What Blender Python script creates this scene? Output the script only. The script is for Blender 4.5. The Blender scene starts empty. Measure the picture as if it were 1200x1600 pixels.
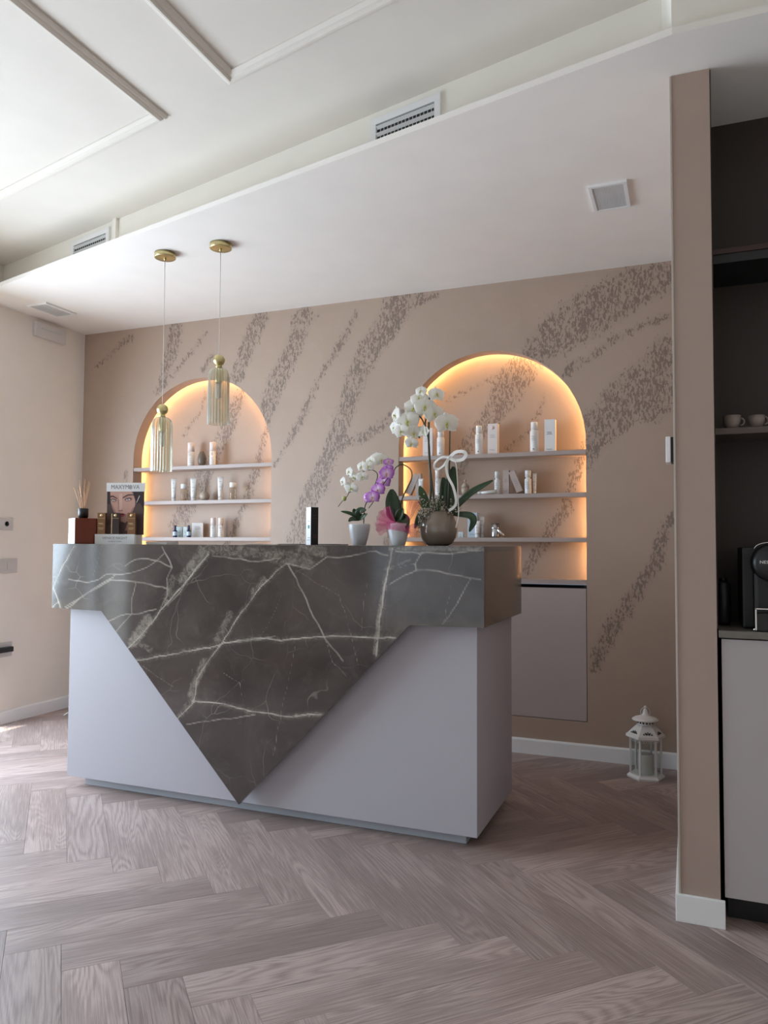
import bpy, bmesh, math, random, json
import numpy as np
from mathutils import Vector, Matrix
from mathutils.geometry import delaunay_2d_cdt
S = bpy.context.scene
COL = S.collection
random.seed(7)
R = math.radians

# ---------------------------------------------------------------- camera
def set_camera():
    f, yaw, pitch, roll = 1183.44, 0.3829, 0.0434, 0.0051
    cy, sy, cp, sp, cr, sr = math.cos(yaw), math.sin(yaw), math.cos(pitch), math.sin(pitch), math.cos(roll), math.sin(roll)
    right0 = Vector((cy, sy, 0)); fh = Vector((-sy, cy, 0)); z = Vector((0, 0, 1))
    F = fh * cp + z * sp; U = -fh * sp + z * cp
    rt = right0 * cr + U * sr; up = -right0 * sr + U * cr
    m = Matrix((rt, up, -F)).transposed().to_4x4(); m.translation = (0, 0, 1.10)
    cd = bpy.data.cameras.new('camera'); co = bpy.data.objects.new('camera', cd); COL.objects.link(co)
    co.matrix_world = m
    cd.sensor_fit = 'VERTICAL'; cd.sensor_height = 24.0; cd.lens = 24.0 * f / 1600.0
    cd.clip_start = 0.02; cd.clip_end = 100
    S.camera = co
set_camera()

# ---------------------------------------------------------------- world, sun, daylight, exposure
S.view_settings.view_transform = 'Standard'; S.view_settings.look = 'None'
S.view_settings.gamma = 1.0; S.view_settings.use_curve_mapping = False
S.view_settings.exposure = 0.10
S.cycles.use_denoising = True
S.cycles.max_bounces = 10; S.cycles.diffuse_bounces = 5; S.cycles.glossy_bounces = 4
S.cycles.transparent_max_bounces = 16; S.cycles.sample_clamp_indirect = 6.0
S.cycles.caustics_reflective = False; S.cycles.caustics_refractive = False
wd = bpy.data.worlds.new('sky'); S.world = wd; wd.use_nodes = True
bg = wd.node_tree.nodes['Background']; bg.inputs[0].default_value = (0.62, 0.76, 1.0, 1); bg.inputs[1].default_value = 0.6

def light(name, kind, loc, direction, energy, color, size=None, size_y=None, angle=None, spread=None):
    l = bpy.data.lights.new(name, kind); o = bpy.data.objects.new(name, l); COL.objects.link(o)
    o.location = loc; o.rotation_euler = Vector(direction).to_track_quat('-Z', 'Y').to_euler()
    l.energy = energy; l.color = color
    if size: l.shape = 'RECTANGLE'; l.size = size; l.size_y = size_y
    if angle is not None: l.angle = angle
    if spread is not None: l.spread = spread
    return o
sun_dir = Vector((0.75 * 0.27, 0.67 * 0.27, -0.9627)).normalized()
light('sun', 'SUN', (-6, 0, 6), sun_dir, 12.0, (1.0, 0.95, 0.87), angle=R(0.6))
# daylight through the glazed opening of the left wall: sky above, sunlit paving below; a smaller window behind the camera
light('skylight_left_opening', 'AREA', (-4.27, 2.00, 1.12), (1, -0.15, -0.28), 174, (0.70, 0.83, 1.0), 2.5, 1.7)
light('paving_bounce_left_opening', 'AREA', (-4.27, 2.0, 0.8), (1, 0, 0.25), 12, (1.0, 0.94, 0.86), 2.5, 1.3)
light('daylight_front_opening', 'AREA', (-1.6, -1.72, 1.3), (0, 1, 0.05), 6, (1.0, 0.95, 0.90), 2.6, 1.9)

# ---------------------------------------------------------------- measured layout (metres)
D = 4.0631; ZS = 2.5515; XL = -3.889; ZC = 2.80; BK = 4.19; ZT = 1.097
DATA = json.loads('''{"MURAL":[[-1.324,2.522,-1.484,2.511,0.0192,0.0536],[-1.484,2.511,-1.551,2.504,0.0551,0.1024],[-1.551,2.504,-1.618,2.39,0.1035,0.0876],[-1.618,2.39,-1.731,2.253,0.0885,0.0805],[-1.731,2.253,-1.825,2.063,0.0819,0.0696],[-1.825,2.063,-1.878,1.913,0.0706,0.0623],[-1.878,1.913,-1.935,1.767,0.0628,0.0628],[-1.935,1.767,-2.002,1.616,0.0633,0.0548],[-2.002,1.616,-2.065,1.468,0.0554,0.0766],[-2.065,1.468,-2.158,1.319,0.0773,0.0601],[-2.158,1.319,-2.221,1.102,0.061,0.0653],[-1.964,1.607,-1.889,1.704,0.0254,0.0338],[-1.889,1.704,-1.757,1.735,0.0335,0.0376],[-1.757,1.735,-1.651,1.801,0.0368,0.0368],[-1.651,1.801,-1.592,1.843,0.0362,0.0322],[-1.592,1.843,-1.481,1.877,0.0319,0.0239],[-1.815,2.48,-1.906,2.32,0.0125,0.0291],[-1.906,2.32,-1.969,2.237,0.0295,0.0253],[-1.969,2.237,-2.058,2.12,0.0256,0.0149],[-2.058,2.12,-2.113,2.003,0.0151,0.0302],[-2.113,2.003,-2.182,1.862,0.0305,0.0261],[-2.182,1.862,-2.264,1.733,0.0264,0.022],[-2.264,1.733,-2.366,1.591,0.0222,0.0111],[-2.062,2.5,-2.114,2.466,0.013,0.0217],[-2.158,2.511,-2.184,2.474,0.0529,0.0705],[-2.184,2.474,-2.24,2.301,0.0708,0.0619],[-2.24,2.301,-2.332,2.153,0.0624,0.0668],[-2.332,2.153,-2.403,1.999,0.0677,0.0632],[-2.403,1.999,-2.437,1.845,0.0638,0.0365],[-2.474,2.517,-2.529,2.429,0.0556,0.0649],[-2.529,2.429,-2.592,2.301,0.0654,0.0514],[-2.592,2.301,-2.642,2.166,0.0518,0.0518],[-2.832,2.322,-2.909,2.221,0.0196,0.0196],[-2.874,2.468,-2.991,2.349,0.0148,0.0148],[-2.991,2.349,-3.08,2.268,0.015,0.0175],[-3.08,2.268,-3.14,2.193,0.0178,0.0152],[-3.121,2.523,-3.149,2.385,0.0512,0.0563],[-3.149,2.385,-3.188,2.278,0.0565,0.0462],[-3.188,2.278,-3.211,2.168,0.0465,0.0413],[-3.211,2.168,-3.267,2.104,0.0414,0.0259],[-3.503,1.583,-3.518,1.506,0.0215,0.0161],[-3.499,2.488,-3.569,2.459,0.0325,0.0217],[-3.569,2.459,-3.693,2.369,0.0219,0.0137],[-3.693,2.369,-3.809,2.308,0.0139,0.0111],[-0.077,2.472,-0.251,2.44,0.0913,0.1095],[-0.251,2.44,-0.438,2.344,0.1133,0.1258],[-0.438,2.344,-0.607,2.253,0.1303,0.1237],[-0.607,2.253,-0.727,2.16,0.1276,0.1007],[-0.545,2.058,-0.592,2.024,0.0331,0.0265],[-0.092,2.266,-0.209,2.232,0.0213,0.0152],[-0.209,2.232,-0.345,2.179,0.0156,0.0187],[-0.345,2.179,-0.476,2.082,0.0192,0.0224],[-0.476,2.082,-0.561,2.059,0.0229,0.0196],[-0.1,2.105,-0.165,1.969,0.067,0.1096],[-0.165,1.969,-0.256,1.9,0.1108,0.1108],[-0.256,1.9,-0.348,1.793,0.1127,0.1127],[-0.348,1.793,-0.442,1.701,0.1146,0.1018],[-0.442,1.701,-0.488,1.613,0.1036,0.0777],[-0.488,1.613,-0.531,1.53,0.0783,0.0587],[-0.102,1.87,-0.164,1.795,0.0972,0.0729],[-0.072,1.272,-0.087,1.247,0.015,0.021],[-0.087,1.247,-0.131,1.124,0.021,0.0361],[-0.131,1.124,-0.141,1.047,0.0363,0.0363],[-0.141,1.047,-0.203,0.943,0.0364,0.0333],[-0.203,0.943,-0.275,0.834,0.0337,0.0398],[-0.275,0.834,-0.36,0.711,0.0404,0.0435],[-0.36,0.711,-0.425,0.567,0.0441,0.0441],[-0.425,0.567,-0.464,0.476,0.0446,0.0319],[-1.62,1.112,-1.589,1.234,0.0199,0.0119]],"MURAL_BACK":[[-2.462,1.919,-2.512,1.798,0.0187,0.0234],[-2.512,1.798,-2.548,1.668,0.0236,0.0283],[-2.548,1.668,-2.585,1.553,0.0284,0.0332],[-2.585,1.553,-2.621,1.43,0.0333,0.0333],[-2.621,1.43,-2.686,1.307,0.0335,0.0239],[-2.686,1.307,-2.742,1.175,0.0241,0.029],[-2.742,1.175,-2.809,1.059,0.0292,0.0243],[-2.656,2.181,-2.708,2.055,0.0242,0.0436],[-2.708,2.055,-2.76,1.949,0.0439,0.0585],[-2.76,1.949,-2.807,1.85,0.0589,0.0638],[-2.807,1.85,-2.87,1.744,0.0642,0.0543],[-2.87,1.744,-2.972,1.557,0.0548,0.0647],[-2.972,1.557,-3.1,1.338,0.0656,0.0707],[-3.1,1.338,-3.206,1.21,0.0719,0.0514],[-2.967,2.12,-3.005,1.985,0.0101,0.0127],[-3.005,1.985,-3.075,1.912,0.0127,0.0204],[-3.075,1.912,-3.141,1.825,0.0206,0.0129],[-0.806,2.144,-0.871,2.085,0.0857,0.0928],[-0.871,2.085,-0.915,2.008,0.0939,0.0975],[-0.915,2.008,-0.981,1.904,0.0981,0.08],[-0.981,1.904,-1.044,1.816,0.0808,0.0588],[-1.044,1.816,-1.175,1.676,0.0594,0.0445],[-1.175,1.676,-1.205,1.559,0.0455,0.0341],[-1.205,1.559,-1.29,1.403,0.0343,0.0266],[-0.871,2.168,-0.889,2.144,0.0108,0.0108],[-0.889,2.144,-1.006,2.067,0.0109,0.0109],[-1.006,2.067,-1.126,2.006,0.0111,0.0111],[-1.126,2.006,-1.298,1.94,0.0113,0.0113],[-0.736,1.923,-0.754,1.864,0.0141,0.0141],[-0.754,1.864,-0.833,1.718,0.0141,0.0141],[-0.833,1.718,-0.937,1.647,0.0143,0.0179],[-0.514,1.664,-0.552,1.526,0.027,0.0303],[-0.552,1.526,-0.593,1.426,0.0305,0.0305],[-0.593,1.426,-0.621,1.294,0.0307,0.0341],[-0.621,1.294,-0.697,1.207,0.0342,0.0377],[-0.697,1.207,-0.757,1.081,0.0381,0.0347],[-0.757,1.081,-0.839,0.967,0.035,0.0315],[-1.398,1.33,-1.465,1.181,0.0392,0.0471]],"VEINS":[[-2.566,1.088,-2.631,0.998,0.00338],[-2.631,0.998,-2.684,0.896,0.00338],[-2.684,0.896,-2.644,0.825,0.00338],[-2.644,0.825,-2.636,0.808,0.00338],[-2.689,0.803,-2.648,0.836,0.00338],[-2.602,0.806,-2.476,0.884,0.00286],[-2.476,0.884,-2.352,0.941,0.00286],[-2.352,0.941,-2.254,0.937,0.00286],[-2.254,0.937,-2.175,0.931,0.00286],[-2.175,0.931,-2.047,0.907,0.00286],[-2.617,0.811,-2.387,0.934,0.00234],[-2.387,0.934,-2.334,0.958,0.00234],[-2.595,0.938,-2.488,0.926,0.00234],[-2.488,0.926,-2.419,0.942,0.00234],[-2.419,0.942,-2.381,0.965,0.00234],[-2.381,0.965,-2.286,0.967,0.00234],[-2.286,0.967,-2.2,0.985,0.00234],[-2.2,0.985,-2.126,1.017,0.00234],[-2.126,1.017,-2.073,1.058,0.00234],[-2.276,1.003,-2.221,1.032,0.0026],[-2.221,1.032,-2.157,1.035,0.0026],[-2.157,1.035,-2.093,1.025,0.0026],[-2.093,1.025,-2.029,0.999,0.0026],[-2.029,0.999,-2.084,1.088,0.0026],[-2.029,0.999,-2.055,0.955,0.00234],[-2.055,0.955,-2.053,0.877,0.00234],[-2.053,0.877,-2.088,0.816,0.00234],[-1.847,1.058,-1.906,1.001,0.00468],[-1.906,1.001,-1.975,0.922,0.00468],[-1.975,0.922,-2.046,0.853,0.00468],[-2.046,0.853,-2.088,0.816,0.00468],[-2.088,0.816,-2.13,0.763,0.00468],[-2.13,0.763,-2.183,0.709,0.00468],[-2.183,0.709,-2.257,0.645,0.00468],[-1.859,1.042,-1.918,0.98,0.0026],[-1.918,0.98,-1.985,0.898,0.0026],[-1.985,0.898,-2.049,0.842,0.0026],[-2.368,0.759,-2.302,0.786,0.0026],[-2.302,0.786,-2.195,0.799,0.0026],[-2.195,0.799,-2.108,0.821,0.0026],[-2.219,0.924,-2.238,0.863,0.00208],[-2.238,0.863,-2.236,0.797,0.00208],[-2.236,0.797,-2.318,0.719,0.00208],[-2.211,0.598,-2.084,0.625,0.00416],[-2.084,0.625,-1.931,0.655,0.00416],[-1.931,0.655,-1.8,0.684,0.00416],[-1.8,0.684,-1.723,0.703,0.00416],[-1.723,0.703,-1.6,0.725,0.00416],[-1.6,0.725,-1.498,0.72,0.00416],[-1.498,0.72,-1.318,0.744,0.00416],[-1.318,0.744,-1.204,0.752,0.00416],[-1.204,0.752,-1.08,0.751,0.00416],[-1.08,0.751,-1.016,0.754,0.00416],[-1.723,0.703,-1.6,0.717,0.00208],[-1.6,0.717,-1.527,0.736,0.00208],[-1.502,1.01,-1.594,0.932,0.00416],[-1.594,0.932,-1.641,0.874,0.00416],[-1.641,0.874,-1.706,0.797,0.00416],[-1.706,0.797,-1.781,0.687,0.00416],[-1.781,0.687,-1.848,0.61,0.00416],[-1.848,0.61,-1.897,0.539,0.00416],[-1.897,0.539,-1.905,0.465,0.00416],[-1.905,0.465,-1.918,0.448,0.00416],[-1.831,1.052,-1.728,1.04,0.00234],[-1.728,1.04,-1.614,1.031,0.00234],[-1.614,1.031,-1.511,1.045,0.00234],[-1.502,1.01,-1.482,1.023,0.0026],[-1.482,1.023,-1.376,1.004,0.0026],[-1.376,1.004,-1.302,1.053,0.0026],[-1.302,1.053,-1.217,1.054,0.0026],[-1.217,1.054,-1.156,1.066,0.0026],[-1.156,1.066,-1.098,1.077,0.0026],[-1.098,1.077,-1.048,1.06,0.0026],[-1.018,1.077,-0.889,1.073,0.00234],[-0.889,1.073,-0.811,1.069,0.00234],[-0.811,1.069,-0.692,1.08,0.00234],[-1.03,1.089,-1.048,1.005,0.00468],[-1.048,1.005,-1.066,0.907,0.00468],[-1.066,0.907,-1.081,0.808,0.00468],[-1.081,0.808,-1.093,0.684,0.00468],[-1.47,1.016,-1.406,0.914,0.00286],[-1.406,0.914,-1.36,0.821,0.00286],[-1.36,0.821,-1.307,0.737,0.00286],[-1.307,0.737,-1.23,0.656,0.00286],[-1.307,0.737,-1.273,0.646,0.00182],[-1.273,0.646,-1.213,0.597,0.00182],[-0.911,1.073,-0.936,1.038,0.00234],[-0.936,1.038,-0.936,1.007,0.00234],[-0.936,1.007,-0.976,0.99,0.00234],[-0.976,0.99,-1.04,0.953,0.00234],[-0.936,1.007,-0.85,1.006,0.00234],[-0.85,1.006,-0.772,0.991,0.00234],[-0.772,0.991,-0.692,0.979,0.00234],[-1.04,1.01,-0.936,1.031,0.00182],[-0.727,0.983,-0.772,0.902,0.00208],[-0.772,0.902,-0.796,0.864,0.00208],[-0.796,0.864,-0.835,0.812,0.00208],[-0.803,0.952,-0.827,0.819,0.00182],[-1.987,0.374,-1.905,0.449,0.00364],[-1.905,0.449,-1.765,0.45,0.00364],[-1.765,0.45,-1.611,0.432,0.00364],[-1.611,0.432,-1.48,0.426,0.00364],[-1.48,0.426,-1.318,0.448,0.00364],[-1.945,0.351,-1.804,0.382,0.00208],[-1.804,0.382,-1.611,0.422,0.00208],[-2.204,0.591,-2.009,0.499,0.00182],[-1.767,0.576,-1.687,0.541,0.00156],[-1.687,0.541,-1.674,0.475,0.00156],[-1.438,0.701,-1.481,0.506,0.00156],[-1.481,0.506,-1.533,0.262,0.00156],[-1.669,0.557,-1.805,0.447,0.00156],[-1.444,1.001,-1.248,0.906,0.0013],[-1.248,0.906,-1.199,0.762,0.0013],[-1.199,0.762,-1.166,0.643,0.0013],[-1.129,0.97,-1.146,0.885,0.0013],[-1.146,0.885,-1.154,0.776,0.0013],[-1.92,0.582,-1.928,0.502,0.0013],[-2.406,1.092,-2.456,0.955,0.0013],[-1.5,0.899,-1.543,0.809,0.00156],[-1.543,0.809,-1.6,0.725,0.00156]],"PATCH":[[-1.879,1.073,-1.929,1.006,0.0254,0.9],[-1.929,1.006,-1.976,0.952,0.0257,0.9],[-2.031,0.95,-2.056,0.855,0.023,0.7],[-2.154,0.77,-2.227,0.677,0.0303,1],[-2.203,0.678,-2.134,0.649,0.017,0.7],[-1.872,1.079,-1.772,1.074,0.0317,0.75],[-1.772,1.074,-1.62,1.07,0.0309,0.75],[-1.62,1.07,-1.531,1.045,0.0298,0.75],[-1.537,1.055,-1.459,1.046,0.0351,0.8],[-1.459,1.046,-1.388,1.032,0.0344,0.8],[-1.417,1.082,-1.318,1.072,0.0255,0.8],[-1.332,1.082,-1.103,1.089,0.0139,0.5],[-1.038,1.087,-0.862,1.088,0.0103,0.9],[-0.862,1.088,-0.685,1.087,0.0098,0.9],[-1.74,0.814,-1.797,0.707,0.0214,0.8],[-1.583,0.96,-1.633,0.908,0.0148,0.8],[-1.864,0.612,-1.925,0.476,0.0189,0.9],[-1.918,0.459,-1.974,0.385,0.0159,0.7],[-1.056,0.972,-1.083,0.839,0.009,1],[-1.083,0.839,-1.101,0.695,0.0091,1],[-1.064,1.007,-0.961,1.044,0.0078,0.7],[-1.438,0.43,-1.318,0.448,0.0099,0.9],[-1.501,0.975,-1.587,0.845,0.026,0.35],[-2.201,0.602,-1.796,0.684,0.0136,0.5],[-1.615,0.722,-1.329,0.741,0.0119,0.45],[-2.332,0.986,-2.091,0.949,0.0422,0.25]],"PRODUCTS":{"L1":[[-3.026,1.762,0.0216],[-2.941,1.706,0.0291],[-2.857,1.759,0.0201]],"L2":[[-3.159,1.529,0.0169],[-3.078,1.493,0.0216],[-3.002,1.53,0.0196],[-2.915,1.473,0.0331],[-2.794,1.53,0.0179],[-2.7,1.493,0.023]],"L3":[[-3.125,1.222,0.0147],[-3.126,1.212,0.0237],[-3.073,1.212,0.014],[-3.015,1.221,0.0137],[-2.982,1.238,0.0403],[-2.845,1.268,0.0171],[-2.787,1.268,0.017]],"R1":[[-1.383,1.77,0.0312],[-1.311,1.756,0.0224],[-1.086,1.769,0.0216],[-1.004,1.775,0.0297],[-0.777,1.773,0.0233],[-0.69,1.781,0.0311]],"R2":[[-1.443,1.51,0.0175],[-1.421,1.48,0.0129],[-1.326,1.54,0.0173],[-1.166,1.47,0.0233],[-0.985,1.511,0.0164],[-0.931,1.514,0.0181],[-0.812,1.51,0.0183]],"R3":[[-1.19,1.175,0.0156],[-1.119,1.282,0.0298],[-1.07,1.26,0.0133],[-0.994,1.223,0.0238]]},"BIG":[[-1.012,1.729,0.021,-20,10],[-1.02,1.698,0.0316,-10,20],[-0.937,1.706,0.0286,25,10],[-1.045,1.66,0.0396,-15,0],[-0.989,1.659,0.0367,5,5],[-0.953,1.631,0.0339,20,0],[-1.067,1.606,0.0396,-10,-5],[-0.896,1.586,0.0388,10,-5],[-1.13,1.638,0.032,-60,0],[-1.132,1.585,0.0266,-50,-10],[-1.089,1.564,0.0291,-20,-20],[-1.042,1.556,0.029,0,-20],[-1.044,1.512,0.0237,-10,-30],[-1.0,1.56,0.0236,150,0]],"BIGSTEM":[[[-0.98,1.219],[-0.972,1.312],[-0.975,1.417],[-0.981,1.522],[-0.992,1.57],[-1.011,1.616],[-1.042,1.644]],[[-0.901,1.218],[-0.896,1.311],[-0.893,1.44],[-0.891,1.564]],[[-0.944,1.218],[-0.958,1.286],[-0.978,1.443],[-0.981,1.595],[-0.975,1.653],[-0.978,1.701],[-0.973,1.719]],[[-0.986,1.548],[-0.997,1.588],[-0.992,1.622]],[[-1.0,1.581],[-1.022,1.561],[-1.022,1.537]],[[-0.953,1.625],[-0.932,1.611]]],"BIGLEAF":[[[-0.885,1.233],[-0.806,1.304],[-0.71,1.355]],[[-0.899,1.233],[-0.891,1.324],[-0.883,1.419]],[[-0.972,1.219],[-0.996,1.287],[-1.01,1.339]],[[-0.877,1.225],[-0.806,1.217],[-0.782,1.194],[-0.793,1.153]],[[-0.925,1.226],[-0.915,1.298],[-0.928,1.376]],[[-0.953,1.226],[-1.002,1.219],[-1.026,1.167]]],"BIGPOT":[[-0.939,1.102],0.0776,1.236],"BOW":{"l":[[-0.884,1.449],[-0.916,1.453],[-0.946,1.434],[-0.951,1.413],[-0.935,1.405],[-0.911,1.419],[-0.895,1.439],[-0.884,1.449]],"r":[[-0.884,1.449],[-0.858,1.469],[-0.826,1.47],[-0.813,1.457],[-0.826,1.439],[-0.858,1.436],[-0.884,1.449]],"t1":[[-0.883,1.449],[-0.891,1.416],[-0.88,1.372],[-0.854,1.328],[-0.838,1.277],[-0.843,1.252],[-0.867,1.234]],"t2":[[-0.879,1.448],[-0.852,1.424],[-0.842,1.37],[-0.834,1.282],[-0.828,1.218],[-0.839,1.168]]},"WHITE":[[-1.246,1.477,0.022,-20,20],[-1.271,1.461,0.022,-30,10],[-1.217,1.462,0.0274,10,0],[-1.313,1.438,0.0221,-30,5],[-1.265,1.433,0.022,-10,0],[-1.358,1.414,0.0195,-40,5],[-1.34,1.389,0.0222,-30,-5],[-1.297,1.39,0.0221,-10,-10],[-1.392,1.373,0.0195,-50,0],[-1.355,1.342,0.0278,-20,-20],[-1.376,1.348,0.0223,-40,-20]],"WHITESTEM":[[[-1.299,1.18],[-1.294,1.26],[-1.276,1.296],[-1.246,1.358],[-1.235,1.399],[-1.253,1.419],[-1.283,1.42],[-1.325,1.405],[-1.358,1.367],[-1.373,1.317],[-1.4,1.29],[-1.421,1.265]]],"BUD":[[-1.391,1.301,0.0111]],"WHITELEAF":[[[-1.314,1.208],[-1.354,1.233],[-1.4,1.245]],[[-1.317,1.208],[-1.314,1.241],[-1.281,1.249]],[[-1.317,1.208],[-1.348,1.211],[-1.363,1.2]],[[-1.314,1.208],[-1.293,1.224],[-1.275,1.232]],[[-1.314,1.208],[-1.336,1.241],[-1.339,1.255]]],"WHITEPOT":[[-1.318,1.098],0.0466,1.19],"PURPLE":[[-1.128,1.438,0.0207,10,40],[-1.134,1.407,0.0233,-10,20],[-1.122,1.385,0.0285,0,0],[-1.15,1.355,0.0286,-15,0],[-1.167,1.322,0.0286,-15,-5],[-1.184,1.291,0.0286,-10,-15],[-1.22,1.289,0.0209,-50,-10]],"PURPLESTEM":[[[-1.083,1.176],[-1.08,1.219],[-1.064,1.288],[-1.042,1.332],[-1.026,1.365],[-1.026,1.393],[-1.04,1.411],[-1.067,1.423],[-1.092,1.413],[-1.106,1.393],[-1.139,1.357],[-1.172,1.306],[-1.195,1.27],[-1.212,1.249]]],"PURPLELEAF":[[[-1.086,1.194],[-1.1,1.258],[-1.103,1.323]],[[-1.086,1.194],[-1.111,1.227],[-1.119,1.245]],[[-1.086,1.194],[-1.069,1.224],[-1.053,1.245]],[[-1.086,1.201],[-1.055,1.201],[-1.034,1.17]]],"PURPLEPOT":[[-1.081,1.099],0.0444,1.186],"TULLE":[[-1.094,1.176],[-1.158,1.225],[-1.16,1.171]]}''')

# ---------------------------------------------------------------- helpers
def setp(o, label=None, cat=None, group=None, kind=None):
    if label: o['label'] = label
    if cat: o['category'] = cat
    if group: o['group'] = group
    if kind: o['kind'] = kind
    return o

class MB:
    def __init__(s): s.v = []; s.f = []; s.m = []; s.sm = []
    def add(s, vs, fs, mi=0, smooth=False):
        n = len(s.v); s.v += [tuple(v) for v in vs]
        for f in fs: s.f.append(tuple(i + n for i in f)); s.m.append(mi); s.sm.append(smooth)
        return s
    def box(s, x0, x1, y0, y1, z0, z1, b=0.0, mi=0):
        if b <= 0:
            vs = [(x, y, z) for x in (x0, x1) for y in (y0, y1) for z in (z0, z1)]
            return s.add(vs, [(0, 1, 3, 2), (4, 6, 7, 5), (0, 4, 5, 1), (2, 3, 7, 6), (0, 2, 6, 4), (1, 5, 7, 3)], mi)
        bm = bmesh.new(); r = bmesh.ops.create_cube(bm, size=1)
        for v in bm.verts: v.co = Vector(((x0 + x1) / 2 + v.co.x * (x1 - x0), (y0 + y1) / 2 + v.co.y * (y1 - y0), (z0 + z1) / 2 + v.co.z * (z1 - z0)))
        bmesh.ops.bevel(bm, geom=bm.edges[:], offset=b, segments=2, affect='EDGES', profile=0.6)
        s.addbm(bm, mi); return s
    def addbm(s, bm, mi=0, smooth=False):
        bm.verts.ensure_lookup_table(); bm.verts.index_update()
        s.add([v.co[:] for v in bm.verts], [[v.index for v in f.verts] for f in bm.faces], mi, smooth); bm.free()
    def prism(s, poly, a, b, axis='z', mi=0):
        # poly 2-D; extruded from a to b along axis (z: poly=(x,y); y: poly=(x,z); x: poly=(y,z))
        def P(p, t): return {'z': (p[0], p[1], t), 'y': (p[0], t, p[1]), 'x': (t, p[0], p[1])}[axis]
        n = len(poly); vs = [P(p, a) for p in poly] + [P(p, b) for p in poly]
        fs = [tuple(range(n))[::-1], tuple(range(n, 2 * n))] + [(i, (i + 1) % n, n + (i + 1) % n, n + i) for i in range(n)]
        return s.add(vs, fs, mi)
    def lathe(s, prof, seg=24, c=(0, 0, 0), mi=0, smooth=True, rib=0, ramp=0.0, capb=True, capt=True):
        vs = []; fs = []
        for (r, z) in prof:
            for i in range(seg):
                a = 2 * math.pi * i / seg; rr = r * (1 + (ramp * abs(math.cos(a * rib / 2.0)) - ramp / 2 if rib else 0))
                vs.append((c[0] + rr * math.cos(a), c[1] + rr * math.sin(a), c[2] + z))
        for j in range(len(prof) - 1):
            for i in range(seg):
                k = (i + 1) % seg; fs.append((j * seg + i, j * seg + k, (j + 1) * seg + k, (j + 1) * seg + i))
        if capb and prof[0][0] > 1e-5: fs.append(tuple(range(seg))[::-1])
        if capt and prof[-1][0] > 1e-5: n = (len(prof) - 1) * seg; fs.append(tuple(range(n, n + seg)))
        return s.add(vs, fs, mi, smooth)
    def tube(s, pts, rad, seg=8, mi=0, caps=True):
        pts = [Vector(p) for p in pts]; n = len(pts)
        rs = rad if isinstance(rad, (list, tuple)) else [rad] * n
        t0 = (pts[1] - pts[0]).normalized(); ref = Vector((0, 0, 1)) if abs(t0.z) < 0.9 else Vector((1, 0, 0))
        u = t0.cross(ref).normalized(); vs = []; fs = []
        for i, p in enumerate(pts):
            t = (pts[min(i + 1, n - 1)] - pts[max(i - 1, 0)]).normalized()
            u = (u - t * u.dot(t)).normalized(); w = t.cross(u)
            for k in range(seg):
                a = 2 * math.pi * k / seg; vs.append(p + (u * math.cos(a) + w * math.sin(a)) * rs[i])
        for i in range(n - 1):
            for k in range(seg):
                k2 = (k + 1) % seg; fs.append((i * seg + k, i * seg + k2, (i + 1) * seg + k2, (i + 1) * seg + k))
        if caps: fs.append(tuple(range(seg))[::-1]); fs.append(tuple(range((n - 1) * seg, n * seg)))
        return s.add(vs, fs, mi, True)
    def ribbon(s, pts, w, up=(0, 1, 0), mi=0, th=0.0006):
        pts = [Vector(p) for p in pts]; n = len(pts); vs = []; fs = []; up = Vector(up)
        for i, p in enumerate(pts):
            t = (pts[min(i + 1, n - 1)] - pts[max(i - 1, 0)]).normalized(); sd = t.cross(up).normalized() if abs(t.dot(up)) < .98 else Vector((1, 0, 0))
            nn = sd.cross(t).normalized()
            for a, b in ((-1, -1), (1, -1), (1, 1), (-1, 1)): vs.append(p + sd * w / 2 * a + nn * th / 2 * b)
        for i in range(n - 1):
            for k in range(4): k2 = (k + 1) % 4; fs.append((i * 4 + k, i * 4 + k2, i * 4 + 4 + k2, i * 4 + 4 + k))
        fs.append((3, 2, 1, 0)); m = (n - 1) * 4; fs.append((m, m + 1, m + 2, m + 3))
        return s.add(vs, fs, mi, False)
    def sphere(s, c, r, mi=0, sz=(1, 1, 1), seg=16, rings=10):
        prof = [(r * math.sin(math.pi * i / rings), -r * math.cos(math.pi * i / rings)) for i in range(rings + 1)]
        vs = []; fs = []
        for (rr, z) in prof:
            for i in range(seg):
                a = 2 * math.pi * i / seg; vs.append((c[0] + rr * math.cos(a) * sz[0], c[1] + rr * math.sin(a) * sz[1], c[2] + z * sz[2]))
        for j in range(rings):
            for i in range(seg): k = (i + 1) % seg; fs.append((j * seg + i, j * seg + k, (j + 1) * seg + k, (j + 1) * seg + i))
        return s.add(vs, fs, mi, True)
    def mesh(s, name, mats):
        me = bpy.data.meshes.new(name); me.from_pydata(s.v, [], s.f)
        for m in (mats if isinstance(mats, (list, tuple)) else [mats]): me.materials.append(m)
        me.polygons.foreach_set('material_index', s.m); me.polygons.foreach_set('use_smooth', s.sm)
        bm = bmesh.new(); bm.from_mesh(me); bmesh.ops.remove_doubles(bm, verts=bm.verts, dist=1e-6); bmesh.ops.recalc_face_normals(bm, faces=bm.faces); bm.to_mesh(me); bm.free()
        me.update(); return me
    def build(s, name, mats, parent=None, loc=(0, 0, 0), rot=None):
        o = bpy.data.objects.new(name, s.mesh(name, mats)); COL.objects.link(o); o.location = loc
        if rot: o.rotation_euler = rot
        if parent: o.parent = parent
        return o

def thing(name, loc, label, cat, group=None, rz=0.0):
    o = bpy.data.objects.new(name, None); COL.objects.link(o); o.location = loc; o.rotation_euler = (0, 0, rz)
    o.empty_display_size = 0.05
    return setp(o, label, cat, group)

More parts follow.
